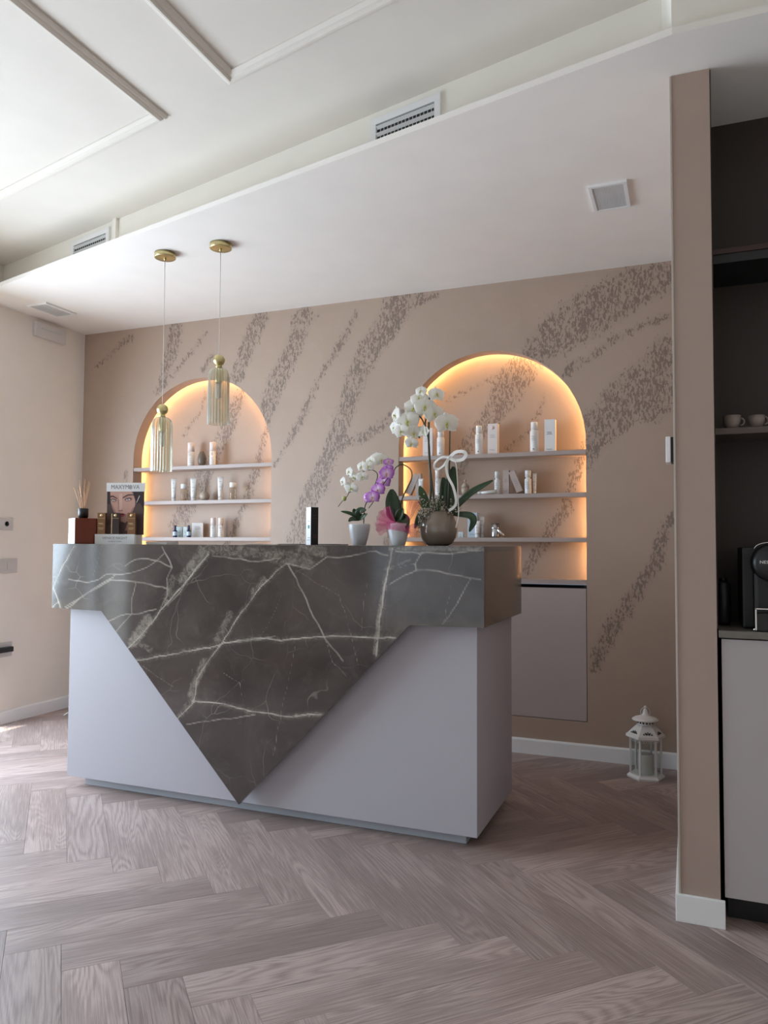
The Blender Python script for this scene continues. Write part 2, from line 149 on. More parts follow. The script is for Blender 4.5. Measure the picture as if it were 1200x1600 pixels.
def spline(pts, n=6):
    P = [Vector(p) for p in pts]; P = [P[0] * 2 - P[1]] + P + [P[-1] * 2 - P[-2]]; out = []
    for i in range(1, len(P) - 2):
        for k in range(n):
            t = k / n; a, b, c, d = P[i - 1], P[i], P[i + 1], P[i + 2]
            out.append(0.5 * ((2 * b) + (c - a) * t + (2 * a - 5 * b + 4 * c - d) * t * t + (3 * b - a - 3 * c + d) * t ** 3))
    out.append(P[-2]); return out

def text_mesh(txt, size, mat, parent, loc, rot, name='lettering', ext=0.0004, align='CENTER', sx=1.0):
    c = bpy.data.curves.new(name, 'FONT'); c.body = txt; c.size = size; c.extrude = ext; c.align_x = align; c.align_y = 'CENTER'; c.resolution_u = 2
    t = bpy.data.objects.new(name, c); COL.objects.link(t)
    me = bpy.data.meshes.new_from_object(t.evaluated_get(bpy.context.evaluated_depsgraph_get())); bpy.data.objects.remove(t); bpy.data.curves.remove(c)
    me.materials.clear(); me.materials.append(mat)
    o = bpy.data.objects.new(name, me); COL.objects.link(o); o.location = loc; o.rotation_euler = rot; o.scale = (sx, 1, 1); o.parent = parent
    return o

# ---------------------------------------------------------------- materials
class NT:
    def __init__(s, m): s.t = m.node_tree; s.n = s.t.nodes; s.l = s.t.links
    def node(s, kind, **kw):
        nd = s.n.new(kind)
        for k, v in kw.items(): setattr(nd, k, v)
        return nd
    def link(s, a, b): s.l.new(a, b)
    def val(s, inp, v):
        if hasattr(v, 'links') or isinstance(v, bpy.types.NodeSocket): s.l.new(v, inp)
        else: inp.default_value = v
    def math(s, op, a, b=None, clamp=False):
        nd = s.n.new('ShaderNodeMath'); nd.operation = op; nd.use_clamp = clamp; s.val(nd.inputs[0], a)
        if b is not None: s.val(nd.inputs[1], b)
        return nd.outputs[0]
    def mix(s, fac, a, b, bt='MIX'):
        nd = s.n.new('ShaderNodeMix'); nd.data_type = 'RGBA'; nd.blend_type = bt
        s.val(nd.inputs[0], fac); s.val(nd.inputs[6], a if not isinstance(a, tuple) else (*a[:3], 1)); s.val(nd.inputs[7], b if not isinstance(b, tuple) else (*b[:3], 1))
        return nd.outputs[2]
    def ramp(s, fac, a, b):
        nd = s.n.new('ShaderNodeMapRange'); nd.interpolation_type = 'SMOOTHSTEP'; s.val(nd.inputs[0], fac); nd.inputs[1].default_value = a; nd.inputs[2].default_value = b
        return nd.outputs[0]
    def noise(s, vec, scale, detail=3, rough=0.5, dist=0.0):
        nd = s.n.new('ShaderNodeTexNoise'); s.l.new(vec, nd.inputs['Vector']); nd.inputs['Scale'].default_value = scale; nd.inputs['Detail'].default_value = detail; nd.inputs['Roughness'].default_value = rough; nd.inputs['Distortion'].default_value = dist
        return nd.outputs['Fac']
    def coord(s, which='Object'): return s.n.new('ShaderNodeTexCoord').outputs[which]
    def mapping(s, vec, scale=(1, 1, 1), rot=(0, 0, 0), loc=(0, 0, 0)):
        nd = s.n.new('ShaderNodeMapping'); s.l.new(vec, nd.inputs[0]); nd.inputs['Scale'].default_value = scale; nd.inputs['Rotation'].default_value = rot; nd.inputs['Location'].default_value = loc
        return nd.outputs[0]
    def bump(s, h, strength=0.2, dist=0.002):
        nd = s.n.new('ShaderNodeBump'); s.l.new(h, nd.inputs['Height']); nd.inputs['Strength'].default_value = strength; nd.inputs['Distance'].default_value = dist
        s.l.new(nd.outputs[0], s.b.inputs['Normal'])

def mat(name, col, rough=0.5, metal=0.0, var=0.04, vs=6.0, bump=0.0, bs=120.0, spec=None, emit=None, es=0.0, coat=0.0, alpha=None, trans=None, sheen=None):
    m = bpy.data.materials.new(name); m.use_nodes = True; t = NT(m); b = t.n['Principled BSDF']; t.b = b
    co = t.coord()
    if var > 0:
        f = t.noise(co, vs, 3); lo = tuple(max(0, c * (1 - var)) for c in col); hi = tuple(min(1, c * (1 + var)) for c in col)
        t.val(b.inputs['Base Color'], t.mix(f, lo, hi))
    else: b.inputs['Base Color'].default_value = (*col, 1)
    b.inputs['Roughness'].default_value = rough; b.inputs['Metallic'].default_value = metal
    if spec is not None: b.inputs['Specular IOR Level'].default_value = spec
    if coat: b.inputs['Coat Weight'].default_value = coat; b.inputs['Coat Roughness'].default_value = 0.05
    if emit: b.inputs['Emission Color'].default_value = (*emit, 1); b.inputs['Emission Strength'].default_value = es
    if alpha is not None: b.inputs['Alpha'].default_value = alpha
    if trans is not None: b.inputs['Transmission Weight'].default_value = trans
    if bump > 0: t.bump(t.noise(co, bs, 3), bump)
    m['nt'] = 1
    return m

M = {}
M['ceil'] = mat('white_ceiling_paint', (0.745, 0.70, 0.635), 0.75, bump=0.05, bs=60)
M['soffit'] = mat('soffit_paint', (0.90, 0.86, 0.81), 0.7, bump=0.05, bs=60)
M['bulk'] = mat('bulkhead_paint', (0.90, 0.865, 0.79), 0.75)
M['leftwall'] = mat('warm_grey_plaster', (0.86, 0.80, 0.725), 0.75, bump=0.08, bs=50)
M['taupe'] = mat('taupe_paint', (0.40, 0.335, 0.295), 0.6, bump=0.05, bs=80)
M['column'] = mat('taupe_column_paint', (0.42, 0.32, 0.27), 0.6, bump=0.05, bs=80)
M['white'] = mat('white_trim_paint', (0.86, 0.86, 0.86), 0.4)
M['shelf'] = mat('taupe_shelf_lacquer', (0.42, 0.35, 0.32), 0.45)
M['door'] = mat('taupe_door_lacquer', (0.45, 0.38, 0.36), 0.42)
M['desk'] = mat('desk_lacquer_mauve_grey', (0.45, 0.435, 0.475), 0.5, var=0.015)
M['plinth'] = mat('satin_grey_plinth', (0.46, 0.49, 0.54), 0.35)
M['black'] = mat('matt_black', (0.012, 0.012, 0.013), 0.45)
M['blackgloss'] = mat('gloss_black_plastic', (0.010, 0.010, 0.011), 0.32)
M['brown'] = mat('dark_brown_alcove_paint', (0.040, 0.026, 0.020), 0.55)
M['brass'] = mat('brushed_brass', (0.62, 0.53, 0.27), 0.34, metal=1.0, var=0.05)
M['chrome'] = mat('polished_chrome', (0.85, 0.85, 0.86), 0.12, metal=1.0, var=0.0)
M['silver'] = mat('satin_silver', (0.55, 0.55, 0.56), 0.25, metal=1.0, var=0.0)
M['steel'] = mat('vent_grey_metal', (0.62, 0.63, 0.63), 0.5)
M['dimcup'] = mat('grey_beige_cup_glaze', (.27, .21, .18), .4)
M['cornerbead'] = mat('beige_corner_bead', (0.50, 0.43, 0.38), 0.5)
M['cord'] = mat('pale_cord', (0.65, 0.63, 0.58), 0.6)
M['pwhite'] = mat('product_white', (0.80, 0.80, 0.79), 0.35)
M['ppink'] = mat('product_pale_pink', (0.80, 0.60, 0.54), 0.4)
M['pgrey'] = mat('product_grey_print', (0.20, 0.20, 0.22), 0.5, var=0.0)
M['pmint'] = mat('product_pale_mint', (0.66, 0.76, 0.76), 0.4)
M['pblue'] = mat('product_pale_blue', (0.50, 0.60, 0.68), 0.4)
M['pbeige'] = mat('product_beige', (0.48, 0.40, 0.36), 0.45)
M['navy'] = mat('cobalt_glass', (0.015, 0.03, 0.12), 0.12)
M['ceramic'] = mat('beige_ceramic', (0.42, 0.34, 0.27), 0.4)
M['clay'] = mat('mottled_brown_ceramic', (0.17, 0.13, 0.10), 0.35, var=0.3, vs=30)
M['potwhite'] = mat('glazed_white_pot', (0.74, 0.76, 0.78), 0.12, coat=0.5)
M['pottaupe'] = mat('glazed_taupe_pot', (0.24, 0.19, 0.145), 0.1, coat=0.8)
M['petal'] = mat('white_orchid_petal', (0.86, 0.86, 0.80), 0.5, var=0.05, vs=40)
M['lip'] = mat('yellow_green_lip', (0.50, 0.46, 0.10), 0.5, var=0.3, vs=90)
M['leaf'] = mat('dark_orchid_leaf', (0.015, 0.042, 0.011), 0.3, var=0.3, vs=25)
M['leaf2'] = mat('mid_green_leaf', (0.045, 0.10, 0.03), 0.35, var=0.3, vs=25)
M['stem'] = mat('dark_orchid_stem', (0.035, 0.04, 0.018), 0.45)
M['bark'] = mat('dark_bark', (0.03, 0.02, 0.014), 0.9, bump=0.5, bs=200)
M['satin'] = mat('white_satin', (0.82, 0.81, 0.78), 0.3)
M['amber'] = mat('amber_glass_reddish_brown', (0.19, 0.032, 0.010), 0.06, spec=0.3, var=0.2, vs=12)
M['reed'] = mat('rattan_reed', (0.55, 0.30, 0.15), 0.7)
M['purple'] = mat('purple_lid', (0.12, 0.05, 0.35), 0.3)
M['bronze'] = mat('bronze_card', (0.25, 0.125, 0.055), 0.3, metal=0.45)
M['darkbrown'] = mat('dark_brown_card', (0.045, 0.018, 0.015), 0.3)
M['goldprint'] = mat('gold_print', (0.75, 0.52, 0.28), 0.35, metal=0.5)
M['teal'] = mat('teal_print', (0.02, 0.25, 0.22), 0.5)
M['lanternwhite'] = mat('lantern_white_metal', (0.84, 0.83, 0.81), 0.45)
M['candle'] = mat('candle_wax', (0.72, 0.69, 0.64), 0.5, bump=0.6, bs=150)
M['stone'] = mat('grey_brown_worktop', (0.16, 0.145, 0.125), 0.35, var=0.2, vs=30)
M['cabinet'] = mat('mauve_grey_cabinet_lacquer', (0.46, 0.42, 0.42), 0.45)
M['mullion'] = mat('white_window_frame', (0.7, 0.7, 0.68), 0.4)
M['paving'] = mat('pale_paving', (0.26, 0.245, 0.22), 0.85)
M['rubber'] = mat('olive_rubber', (0.05, 0.05, 0.04), 0.6)
M['led'] = mat('warm_led', (1, 0.7, 0.4), 0.5, var=0.0, emit=(1.0, 0.60, 0.26), es=58.0)
M['glassclear'] = None

def mat_glass(name, tint, gloss=0.25, rough=0.03):
    m = bpy.data.materials.new(name); m.use_nodes = True; t = NT(m); t.n.remove(t.n['Principled BSDF'])
    tr = t.node('ShaderNodeBsdfTransparent'); tr.inputs[0].default_value = (*tint, 1); gl = t.node('ShaderNodeBsdfGlossy'); gl.inputs['Roughness'].default_value = rough
    lw = t.node('ShaderNodeLayerWeight'); lw.inputs[0].default_value = 0.5; mx = t.node('ShaderNodeMixShader')
    t.link(t.math('ADD', t.math('MULTIPLY', t.math('POWER', lw.outputs['Facing'], 4.0), gloss), 0.035), mx.inputs[0]); t.link(tr.outputs[0], mx.inputs[1]); t.link(gl.outputs[0], mx.inputs[2]); t.link(mx.outputs[0], t.n['Material Output'].inputs[0])
    return m
M['glassclear'] = mat_glass('clear_glass', (0.93, 0.95, 0.94))
M['cleargold'] = mat_glass('pale_gold_clear_plastic', (0.96, 0.93, 0.86), 0.5)

def mat_iridescent():
    m = bpy.data.materials.new('iridescent_ribbed_glass'); m.use_nodes = True; t = NT(m); t.n.remove(t.n['Principled BSDF'])
    geo = t.node('ShaderNodeNewGeometry'); sep = t.node('ShaderNodeSeparateXYZ'); t.link(geo.outputs['Normal'], sep.inputs[0])
    # iridescent film, with the window's blue-white and warm gold reflections painted in by facing
    s = t.math('ADD', t.math('MULTIPLY', sep.outputs[0], -0.5), 0.5)
    cr = t.node('ShaderNodeValToRGB'); e = cr.color_ramp.elements
    e[0].position = 0.0; e[0].color = (0.80, 0.68, 0.46, 1); e[1].position = 1.0; e[1].color = (0.72, 0.80, 0.86, 1)
    for p, c in ((0.30, (0.92, 0.82, 0.60, 1)), (0.52, (0.86, 0.85, 0.74, 1)), (0.70, (0.50, 0.72, 0.82, 1)), (0.86, (0.90, 0.93, 0.96, 1))):
        k = cr.color_ramp.elements.new(p); k.color = c
    t.link(s, cr.inputs[0])
    tr = t.node('ShaderNodeBsdfTransparent'); t.link(t.mix(0.40, (1, 1, 1), cr.outputs[0]), tr.inputs[0])
    gl = t.node('ShaderNodeBsdfGlossy'); gl.inputs['Roughness'].default_value = 0.20; t.link(cr.outputs[0], gl.inputs[0])
    lw = t.node('ShaderNodeLayerWeight'); lw.inputs[0].default_value = 0.35
    mx = t.node('ShaderNodeMixShader'); t.link(t.math('ADD', t.math('MULTIPLY', lw.outputs['Facing'], 0.55), 0.40, True), mx.inputs[0]); t.link(tr.outputs[0], mx.inputs[1]); df = t.node('ShaderNodeBsdfDiffuse'); t.link(cr.outputs[0], df.inputs[0]); m2 = t.node('ShaderNodeMixShader'); m2.inputs[0].default_value = 0.38
    t.link(gl.outputs[0], m2.inputs[1]); t.link(df.outputs[0], m2.inputs[2]); t.link(m2.outputs[0], mx.inputs[2]); t.link(mx.outputs[0], t.n['Material Output'].inputs[0])
    return m
M['irid'] = mat_iridescent()

def mat_floor():
    m = bpy.data.materials.new('grey_brown_oak_plank'); m.use_nodes = True; t = NT(m); t.b = t.n['Principled BSDF']
    co = t.coord(); oi = t.node('ShaderNodeObjectInfo'); rnd = oi.outputs['Random']
    off = t.node('ShaderNodeCombineXYZ'); t.link(t.math('MULTIPLY', rnd, 37.0), off.inputs[0]); t.link(t.math('MULTIPLY', rnd, 91.0), off.inputs[1])
    va = t.node('ShaderNodeVectorMath', operation='ADD'); t.link(co, va.inputs[0]); t.link(off.outputs[0], va.inputs[1]); v = va.outputs[0]
    big = t.noise(t.mapping(v, (0.9, 7.5, 1)), 1.0, 2, 0.45, 0.35)
    rings = t.math('FRACT', t.math('MULTIPLY', big, 26.0)); rings = t.math('ABSOLUTE', t.math('SUBTRACT', rings, 0.5))
    fine = t.noise(t.mapping(v, (5, 210, 1)), 1.0, 3, 0.65)
    pores = t.ramp(t.noise(t.mapping(v, (11, 480, 1)), 1.0, 2, 0.6), 0.52, 0.68)
    patch = t.noise(t.mapping(v, (1.5, 5, 1)), 1.0, 2, 0.5)
    g = t.math('ADD', t.math('MULTIPLY', t.math('MULTIPLY', rings, t.ramp(patch, 0.4, 0.62)), 0.55), t.math('MULTIPLY', fine, 0.8))
    c = t.mix(t.ramp(g, 0.28, 0.66), (0.27, 0.200, 0.180), (0.455, 0.355, 0.325))
    c = t.mix(t.math('MULTIPLY', pores, 0.35), c, (0.15, 0.112, 0.10))
    hv = t.node('ShaderNodeHueSaturation'); t.link(c, hv.inputs['Color']); t.link(t.math('ADD', t.math('MULTIPLY', rnd, 0.30), 0.83), hv.inputs['Value'])
    t.link(hv.outputs[0], t.b.inputs['Base Color'])
    t.link(t.math('ADD', t.math('MULTIPLY', fine, 0.2), 0.36), t.b.inputs['Roughness'])
    t.bump(g, 0.15, 0.0010); return m
M['floor'] = mat_floor()

def mat_mural():
    m = bpy.data.materials.new('taupe_mural_plaster'); m.use_nodes = True; t = NT(m); t.b = t.n['Principled BSDF']
    co = t.coord(); at = t.node('ShaderNodeAttribute', attribute_name='band'); band = at.outputs['Fac']
    base = t.mix(t.noise(co, 2.2, 4, 0.6, 0.4), (0.39, 0.288, 0.222), (0.475, 0.360, 0.285))
    base = t.mix(t.math('MULTIPLY', t.ramp(t.noise(co, 7, 5, 0.7, 1.0), 0.55, 0.75), 0.25), base, (0.50, 0.40, 0.33))
    rv = t.mapping(co, (1.0, 1.0, 0.42), (0, R(-28), 0))
    s1 = t.noise(rv, 105, 2, 0.6, 0.7); s2 = t.noise(rv, 24, 2, 0.6, 0.5)
    sp = t.math('ADD', t.math('MULTIPLY', s1, 0.90), t.math('MULTIPLY', s2, 0.30))     # ~0.6 mean
    th = t.math('SUBTRACT', 0.80, t.math('MULTIPLY', band, 0.222))
    mask = t.ramp(t.math('SUBTRACT', sp, th), 0.0, 0.05)
    mask = t.math('MULTIPLY', mask, t.math('GREATER_THAN', band, 0.03))
    dark = t.mix(t.noise(co, 160, 2), (0.155, 0.108, 0.085), (0.23, 0.170, 0.140))
    c = t.mix(t.math('MULTIPLY', t.ramp(band, 0.0, 1.0), 0.12), base, (0.25, 0.19, 0.16))
    c = t.mix(t.math('MULTIPLY', mask, 0.82), c, dark)
    t.link(c, t.b.inputs['Base Color']); t.b.inputs['Roughness'].default_value = 0.55
    t.bump(t.math('ADD', t.noise(co, 30, 4), mask), 0.25, 0.002); return m
M['mural'] = mat_mural()

def mat_marble(name, ca, cb, cv):
    m = bpy.data.materials.new(name); m.use_nodes = True; t = NT(m); t.b = t.n['Principled BSDF']
    co = t.coord(); n1 = t.noise(co, 3.0, 5, 0.6, 0.6)
    c = t.mix(t.ramp(n1, 0.3, 0.7), ca, cb)
    c = t.mix(t.math('MULTIPLY', t.ramp(t.noise(co, 9, 6, 0.7, 0.8), 0.5, 0.75), 0.22), c, (0.20, 0.175, 0.16))
    # hairline crackle
    vo = t.node('ShaderNodeTexVoronoi', feature='DISTANCE_TO_EDGE'); wv = t.node('ShaderNodeVectorMath', operation='ADD'); nn = t.node('ShaderNodeTexNoise'); nn.inputs['Scale'].default_value = 2.5; nn.inputs['Detail'].default_value = 3
    t.link(co, nn.inputs['Vector']); sc = t.node('ShaderNodeVectorMath', operation='SCALE'); t.link(nn.outputs['Color'], sc.inputs[0]); sc.inputs['Scale'].default_value = 0.55; t.link(co, wv.inputs[0]); t.link(sc.outputs[0], wv.inputs[1])
    t.link(wv.outputs[0], vo.inputs['Vector']); vo.inputs['Scale'].default_value = 4.2
    hair = t.math('MULTIPLY', t.math('SUBTRACT', 1.0, t.ramp(vo.outputs['Distance'], 0.0, 0.012)), t.ramp(t.noise(co, 5, 2), 0.42, 0.7))
    c = t.mix(t.math('MULTIPLY', hair, 0.42), c, cv)
    pa = t.node('ShaderNodeAttribute', attribute_name='patch').outputs['Fac']
    pn = t.noise(co, 34, 7, 0.75, 1.6)
    pf = t.ramp(t.math('ADD', t.math('MULTIPLY', pa, 0.60), t.math('MULTIPLY', t.math('SUBTRACT', pn, 0.5), 1.3)), 0.26, 0.80)
    c = t.mix(t.math('MULTIPLY', pf, 0.60), c, cv)
    ve = t.node('ShaderNodeAttribute', attribute_name='vein').outputs['Fac']
    jit = t.math('MULTIPLY', t.math('SUBTRACT', t.noise(co, 90, 4, 0.7), 0.5), 0.10)
    vf = t.ramp(t.math('ADD', ve, jit), 0.86, 0.99); vf = t.math('MULTIPLY', vf, t.math('ADD', 0.34, t.math('MULTIPLY', t.ramp(t.noise(co, 9, 3), 0.35, 0.62), 0.50)))
    th = t.node('ShaderNodeAttribute', attribute_name='veinthin').outputs['Fac']
    tf = t.math('MULTIPLY', t.ramp(t.math('ADD', th, jit), 0.83, 0.97), t.math('ADD', 0.26, t.math('MULTIPLY', t.ramp(t.noise(co, 8, 3), 0.35, 0.65), 0.33)))
    halo = t.math('MULTIPLY', t.math('MULTIPLY', t.ramp(ve, 0.15, 1.0), t.ramp(pn, 0.35, 0.7)), 0.30)
    c = t.mix(halo, c, cv); c = t.mix(tf, c, (0.52, 0.47, 0.41)); c = t.mix(vf, c, (0.62, 0.57, 0.49))
    t.link(c, t.b.inputs['Base Color']); t.b.inputs['Roughness'].default_value = 0.09; t.b.inputs['Specular IOR Level'].default_value = 0.75
    return m
M['marble'] = mat_marble('dark_grey_brown_veined_marble', (0.043, 0.034, 0.031), (0.085, 0.068, 0.061), (0.42, 0.37, 0.31))
M['marble_niche_glow'] = mat_marble('veined_marble_niche_glow', (0.075, 0.050, 0.034), (0.16, 0.11, 0.072), (0.34, 0.26, 0.17))  # browner marble: golden niche light on the right end is painted into its colour

# ---------------------------------------------------------------- point fields sampled on fine meshes
def seg_dist(px, pz, s):
    x0, z0, x1, z1 = s[:4]; dx, dz = x1 - x0, z1 - z0; L2 = dx * dx + dz * dz + 1e-12
    t = np.clip(((px - x0) * dx + (pz - z0) * dz) / L2, 0, 1)
    return np.hypot(px - x0 - t * dx, pz - z0 - t * dz), t
def band_field(px, pz, segs):
    out = np.zeros_like(px)
    for s in segs:
        d, t = seg_dist(px, pz, s); r = s[4] + (s[5] - s[4]) * t
        out = np.maximum(out, np.clip((1.25 - d / r) / 0.45, 0, 1))
    return out

def cdt_panel(outer, holes, step, y, name, mat_, parent=None, fields=None, origin=(0, 0, 0), thick=0.0):
    """flat vertical panel in the plane y, outline and holes given as (x, z) loops, filled with a fine mesh that carries the pigment pattern"""
    xs = [p[0] for p in outer]; zs = [p[1] for p in outer]
    def inside(px, pz, poly):
        r = np.zeros(px.shape, bool); n = len(poly)
        for i in range(n):
            x0, z0 = poly[i]; x1, z1 = poly[(i + 1) % n]
            c = ((z0 > pz) != (z1 > pz)); xi = (x1 - x0) * (pz - z0) / ((z1 - z0) if z1 != z0 else 1e-12) + x0
            r ^= c & (px < xi)
        return r
    def near(px, pz, poly):
        r = np.full(px.shape, 9.0); n = len(poly)
        for i in range(n):
            d, _ = seg_dist(px, pz, (*poly[i], *poly[(i + 1) % n])); r = np.minimum(r, d)
        return r
    gx, gz = np.meshgrid(np.arange(min(xs) + step / 2, max(xs), step), np.arange(min(zs) + step / 2, max(zs), step)); gx = gx.ravel(); gz = gz.ravel()
    ok = inside(gx, gz, outer) & (near(gx, gz, outer) > step * 0.45)
    for h in holes: ok &= ~inside(gx, gz, h) & (near(gx, gz, h) > step * 0.45)
    pts = [Vector((a, b)) for a, b in zip(gx[ok], gz[ok])]; edges = []
    for lp in [outer] + holes:
        dense = []
        for i in range(len(lp)):
            a, b = lp[i], lp[(i + 1) % len(lp)]; n = max(1, int(math.hypot(b[0] - a[0], b[1] - a[1]) / step))
            dense += [(a[0] + (b[0] - a[0]) * k / n, a[1] + (b[1] - a[1]) * k / n) for k in range(n)]
        n0 = len(pts); pts += [Vector(p) for p in dense]; edges += [(n0 + i, n0 + (i + 1) % len(dense)) for i in range(len(dense))]
    v, e, f, *_ = delaunay_2d_cdt(pts, edges, [], 0, 1e-6)
    V = np.array([p[:] for p in v]); Fc = [t for t in f if len(t) == 3]
    cx = np.array([V[list(t)].mean(0) for t in Fc])
    keep = inside(cx[:, 0], cx[:, 1], outer)
    for h in holes: keep &= ~inside(cx[:, 0], cx[:, 1], h)
    Fc = [t for t, k in zip(Fc, keep) if k]
    Fc = [t if ((V[t[1]] - V[t[0]])[0] * (V[t[2]] - V[t[0]])[1] - (V[t[1]] - V[t[0]])[1] * (V[t[2]] - V[t[0]])[0]) > 0 else t[::-1] for t in Fc]   # normal towards -y
    me = bpy.data.meshes.new(name); me.from_pydata([(a - origin[0], y - origin[1], b - origin[2]) for a, b in V], [], Fc); me.materials.append(mat_)
    for k, fn in (fields or {}).items():
        a = me.attributes.new(k, 'FLOAT', 'POINT'); a.data.foreach_set('value', fn(V[:, 0], V[:, 1]).astype(np.float32))
    me.update(); o = bpy.data.objects.new(name, me); COL.objects.link(o); o.location = origin
    if parent: o.parent = parent; o.location = (0, 0, 0)
    return o

# ================================================================ STRUCTURE
def struct(o, **k): return setp(o, kind='structure')

# floor slab + herringbone planks, laid piece by piece
floor = struct(MB().box(-4.24, 2.6, -1.75, 4.35, -0.06, -0.004).build('floor', M['black']))
PW, PL = 0.1419, 0.7284; OX, OY = -1.912, 2.575; r2 = math.sqrt(0.5)
X0, X1, Y0, Y1 = XL + 0.001, 1.35, -1.5, D - 0.001
def clip(poly):
    for ax, lim, sg in ((0, X0, 1), (0, X1, -1), (1, Y0, 1), (1, Y1, -1)):
        out = []
        for i in range(len(poly)):
            a, b = poly[i], poly[(i + 1) % len(poly)]; da, db = (a[ax] - lim) * sg, (b[ax] - lim) * sg
            if da >= 0: out.append(a)
            if (da >= 0) != (db >= 0): t = da / (da - db); out.append((a[0] + (b[0] - a[0]) * t, a[1] + (b[1] - a[1]) * t))
        poly = out
        if len(poly) < 3: return []
    return poly
def plank_mesh(poly):   # poly in plank-local metres, top chamfered
    cx = sum(p[0] for p in poly) / len(poly); cy = sum(p[1] for p in poly) / len(poly); n = len(poly)
    g, ch = 0.00025, 0.0004
    def ins(p, d):
        l = math.hypot(p[0] - cx, p[1] - cy) + 1e-9; return (p[0] - (p[0] - cx) / l * d * 1.4, p[1] - (p[1] - cy) / l * d * 1.4)
    if n == 4 and abs(abs(poly[0][0]) - PL / 2) < 1e-4 and abs(abs(poly[2][0]) - PL / 2) < 1e-4:
        def ins(p, d): return (p[0] - math.copysign(d, p[0]), p[1] - math.copysign(d, p[1]))
    lo = [(*ins(p, g), -0.004) for p in poly]; mid = [(*ins(p, g), -0.0009) for p in poly]; top = [(*ins(p, g + ch), 0.0) for p in poly]
    fs = [tuple(range(2 * n, 3 * n))]
    for a in (0, n):
        for i in range(n): j = (i + 1) % n; fs.append((a + i, a + j, a + n + j, a + n + i))
    return lo + mid + top, fs
full = None; far = MB(); count = 0
for b in range(-5, 6):
    for k in range(-40, 41):
        for kind in (0, 1):
            if kind == 0: pc, qc, ang = k * PW + b * PL + PL / 2, -k * PW + b * PL + PW / 2, 45
            else: pc, qc, ang = k * PW + b * PL + PW / 2, -k * PW - PL / 2 + b * PL, 135
            cx, cy = OX + (pc - qc) * r2, OY + (pc + qc) * r2
            if not (X0 - 0.5 < cx < X1 + 0.5 and Y0 - 0.5 < cy < Y1 + 0.5): continue
            ca, sa = math.cos(R(ang)), math.sin(R(ang))
            rect = [(-PL / 2, -PW / 2), (PL / 2, -PW / 2), (PL / 2, PW / 2), (-PL / 2, PW / 2)]
            wp = [(cx + x * ca - y * sa, cy + x * sa + y * ca) for x, y in rect]
            cp = clip(wp)
            if not cp: continue
            ar = abs(sum(cp[i][0] * cp[(i + 1) % len(cp)][1] - cp[(i + 1) % len(cp)][0] * cp[i][1] for i in range(len(cp)))) / 2
            if ar < 2e-4: continue
            whole = abs(ar - PL * PW) < 1e-5
            lp = rect if whole else [((x - cx) * ca + (y - cy) * sa, -(x - cx) * sa + (y - cy) * ca) for x, y in cp]
            if max(p[1] for p in cp) < 1.15 or (min(p[0] for p in cp) > 0.55):
                vs, fs = plank_mesh(lp); far.add([(cx + x * ca - y * sa, cy + x * sa + y * ca, z) for x, y, z in vs], fs); continue
            if whole and full: o = bpy.data.objects.new('plank', full)
            else:
                vs, fs = plank_mesh(lp); m_ = MB().add(vs, fs).mesh('plank', M['floor']); o = bpy.data.objects.new('plank', m_)
                if whole: full = m_
            COL.objects.link(o); o.location = (cx, cy, 0); o.rotation_euler = (0, 0, R(ang)); o.parent = floor; count += 1
setp(far.build('planks', M['floor'], floor), kind='stuff')

# back wall with two arched openings
AX = [(-3.450, -2.389), (-1.548, -0.497)]; ZARC = 1.650
def arch(x0, x1, zb, off=0.0, n=40, zc=ZARC):
    c = (x0 + x1) / 2; r = (x1 - x0) / 2 + off; k = 0.524 / ((x1 - x0) / 2)
    return [(x0 - off, zb), (x1 + off, zb)] + [(c + r * math.cos(math.pi * i / n), zc + (0.524 + off) * math.sin(math.pi * i / n)) for i in range(n + 1)]
outer = [(XL, 0.0), (-0.037, 0.0), (-0.037, ZS), (XL, ZS)]
wall_back = cdt_panel(outer, [arch(a, b, 0.190) for a, b in AX], 0.021, D, 'wall_back', M['mural'], None, {'band': lambda x, z: band_field(x, z, DATA['MURAL'])})
struct(wall_back)
for (a, b) in AX:
    cdt_panel([(a - 0.06, 0.897), (b + 0.06, 0.897), (b + 0.06, 2.25), (a - 0.06, 2.25)], [], 0.021, BK, 'niche_back', M['mural'], wall_back, {'band': lambda x, z: band_field(x, z, DATA['MURAL_BACK'])})
    A = arch(a, b, 0.190); n = len(A)
    rv = MB(); vs = [(x, D, z) for x, z in A] + [(x, D + 0.085, z) for x, z in A]
    rv.add(vs, [(i, (i + 1) % n, n + (i + 1) % n, n + i) for i in range(n)]); 
    B_ = arch(a, b, 0.897, 0.05); B2 = arch(a, b, 0.897, 0.0)
    vs = [(x, D + 0.085, z) for x, z in B2] + [(x, D + 0.085, z) for x, z in B_] + [(x, BK, z) for x, z in B_]
    rv.add(vs, [(i, i + 1, n + i + 1, n + i) for i in range(1, n - 1)] + [(n + i, n + i + 1, 2 * n + i + 1, 2 * n + i) for i in range(0, n - 1)] + [(0, n - 1, 2 * n - 1, n)])
    rv.build('niche_reveal', M['taupe'], wall_back)
    lo = arch(a, b, 0.93, 0.044)[1:]; lo = lo + [(a - 0.044, 0.93)]; L = MB(); m = len(lo)
    vs = [(x, D + 0.090, z) for x, z in lo] + [(x, D + 0.101, z) for x, z in lo]
    L.add(vs, [(i, i + 1, m + i + 1, m + i) for i in range(m - 1)]); L.build('led_strip', M['led'], wall_back)

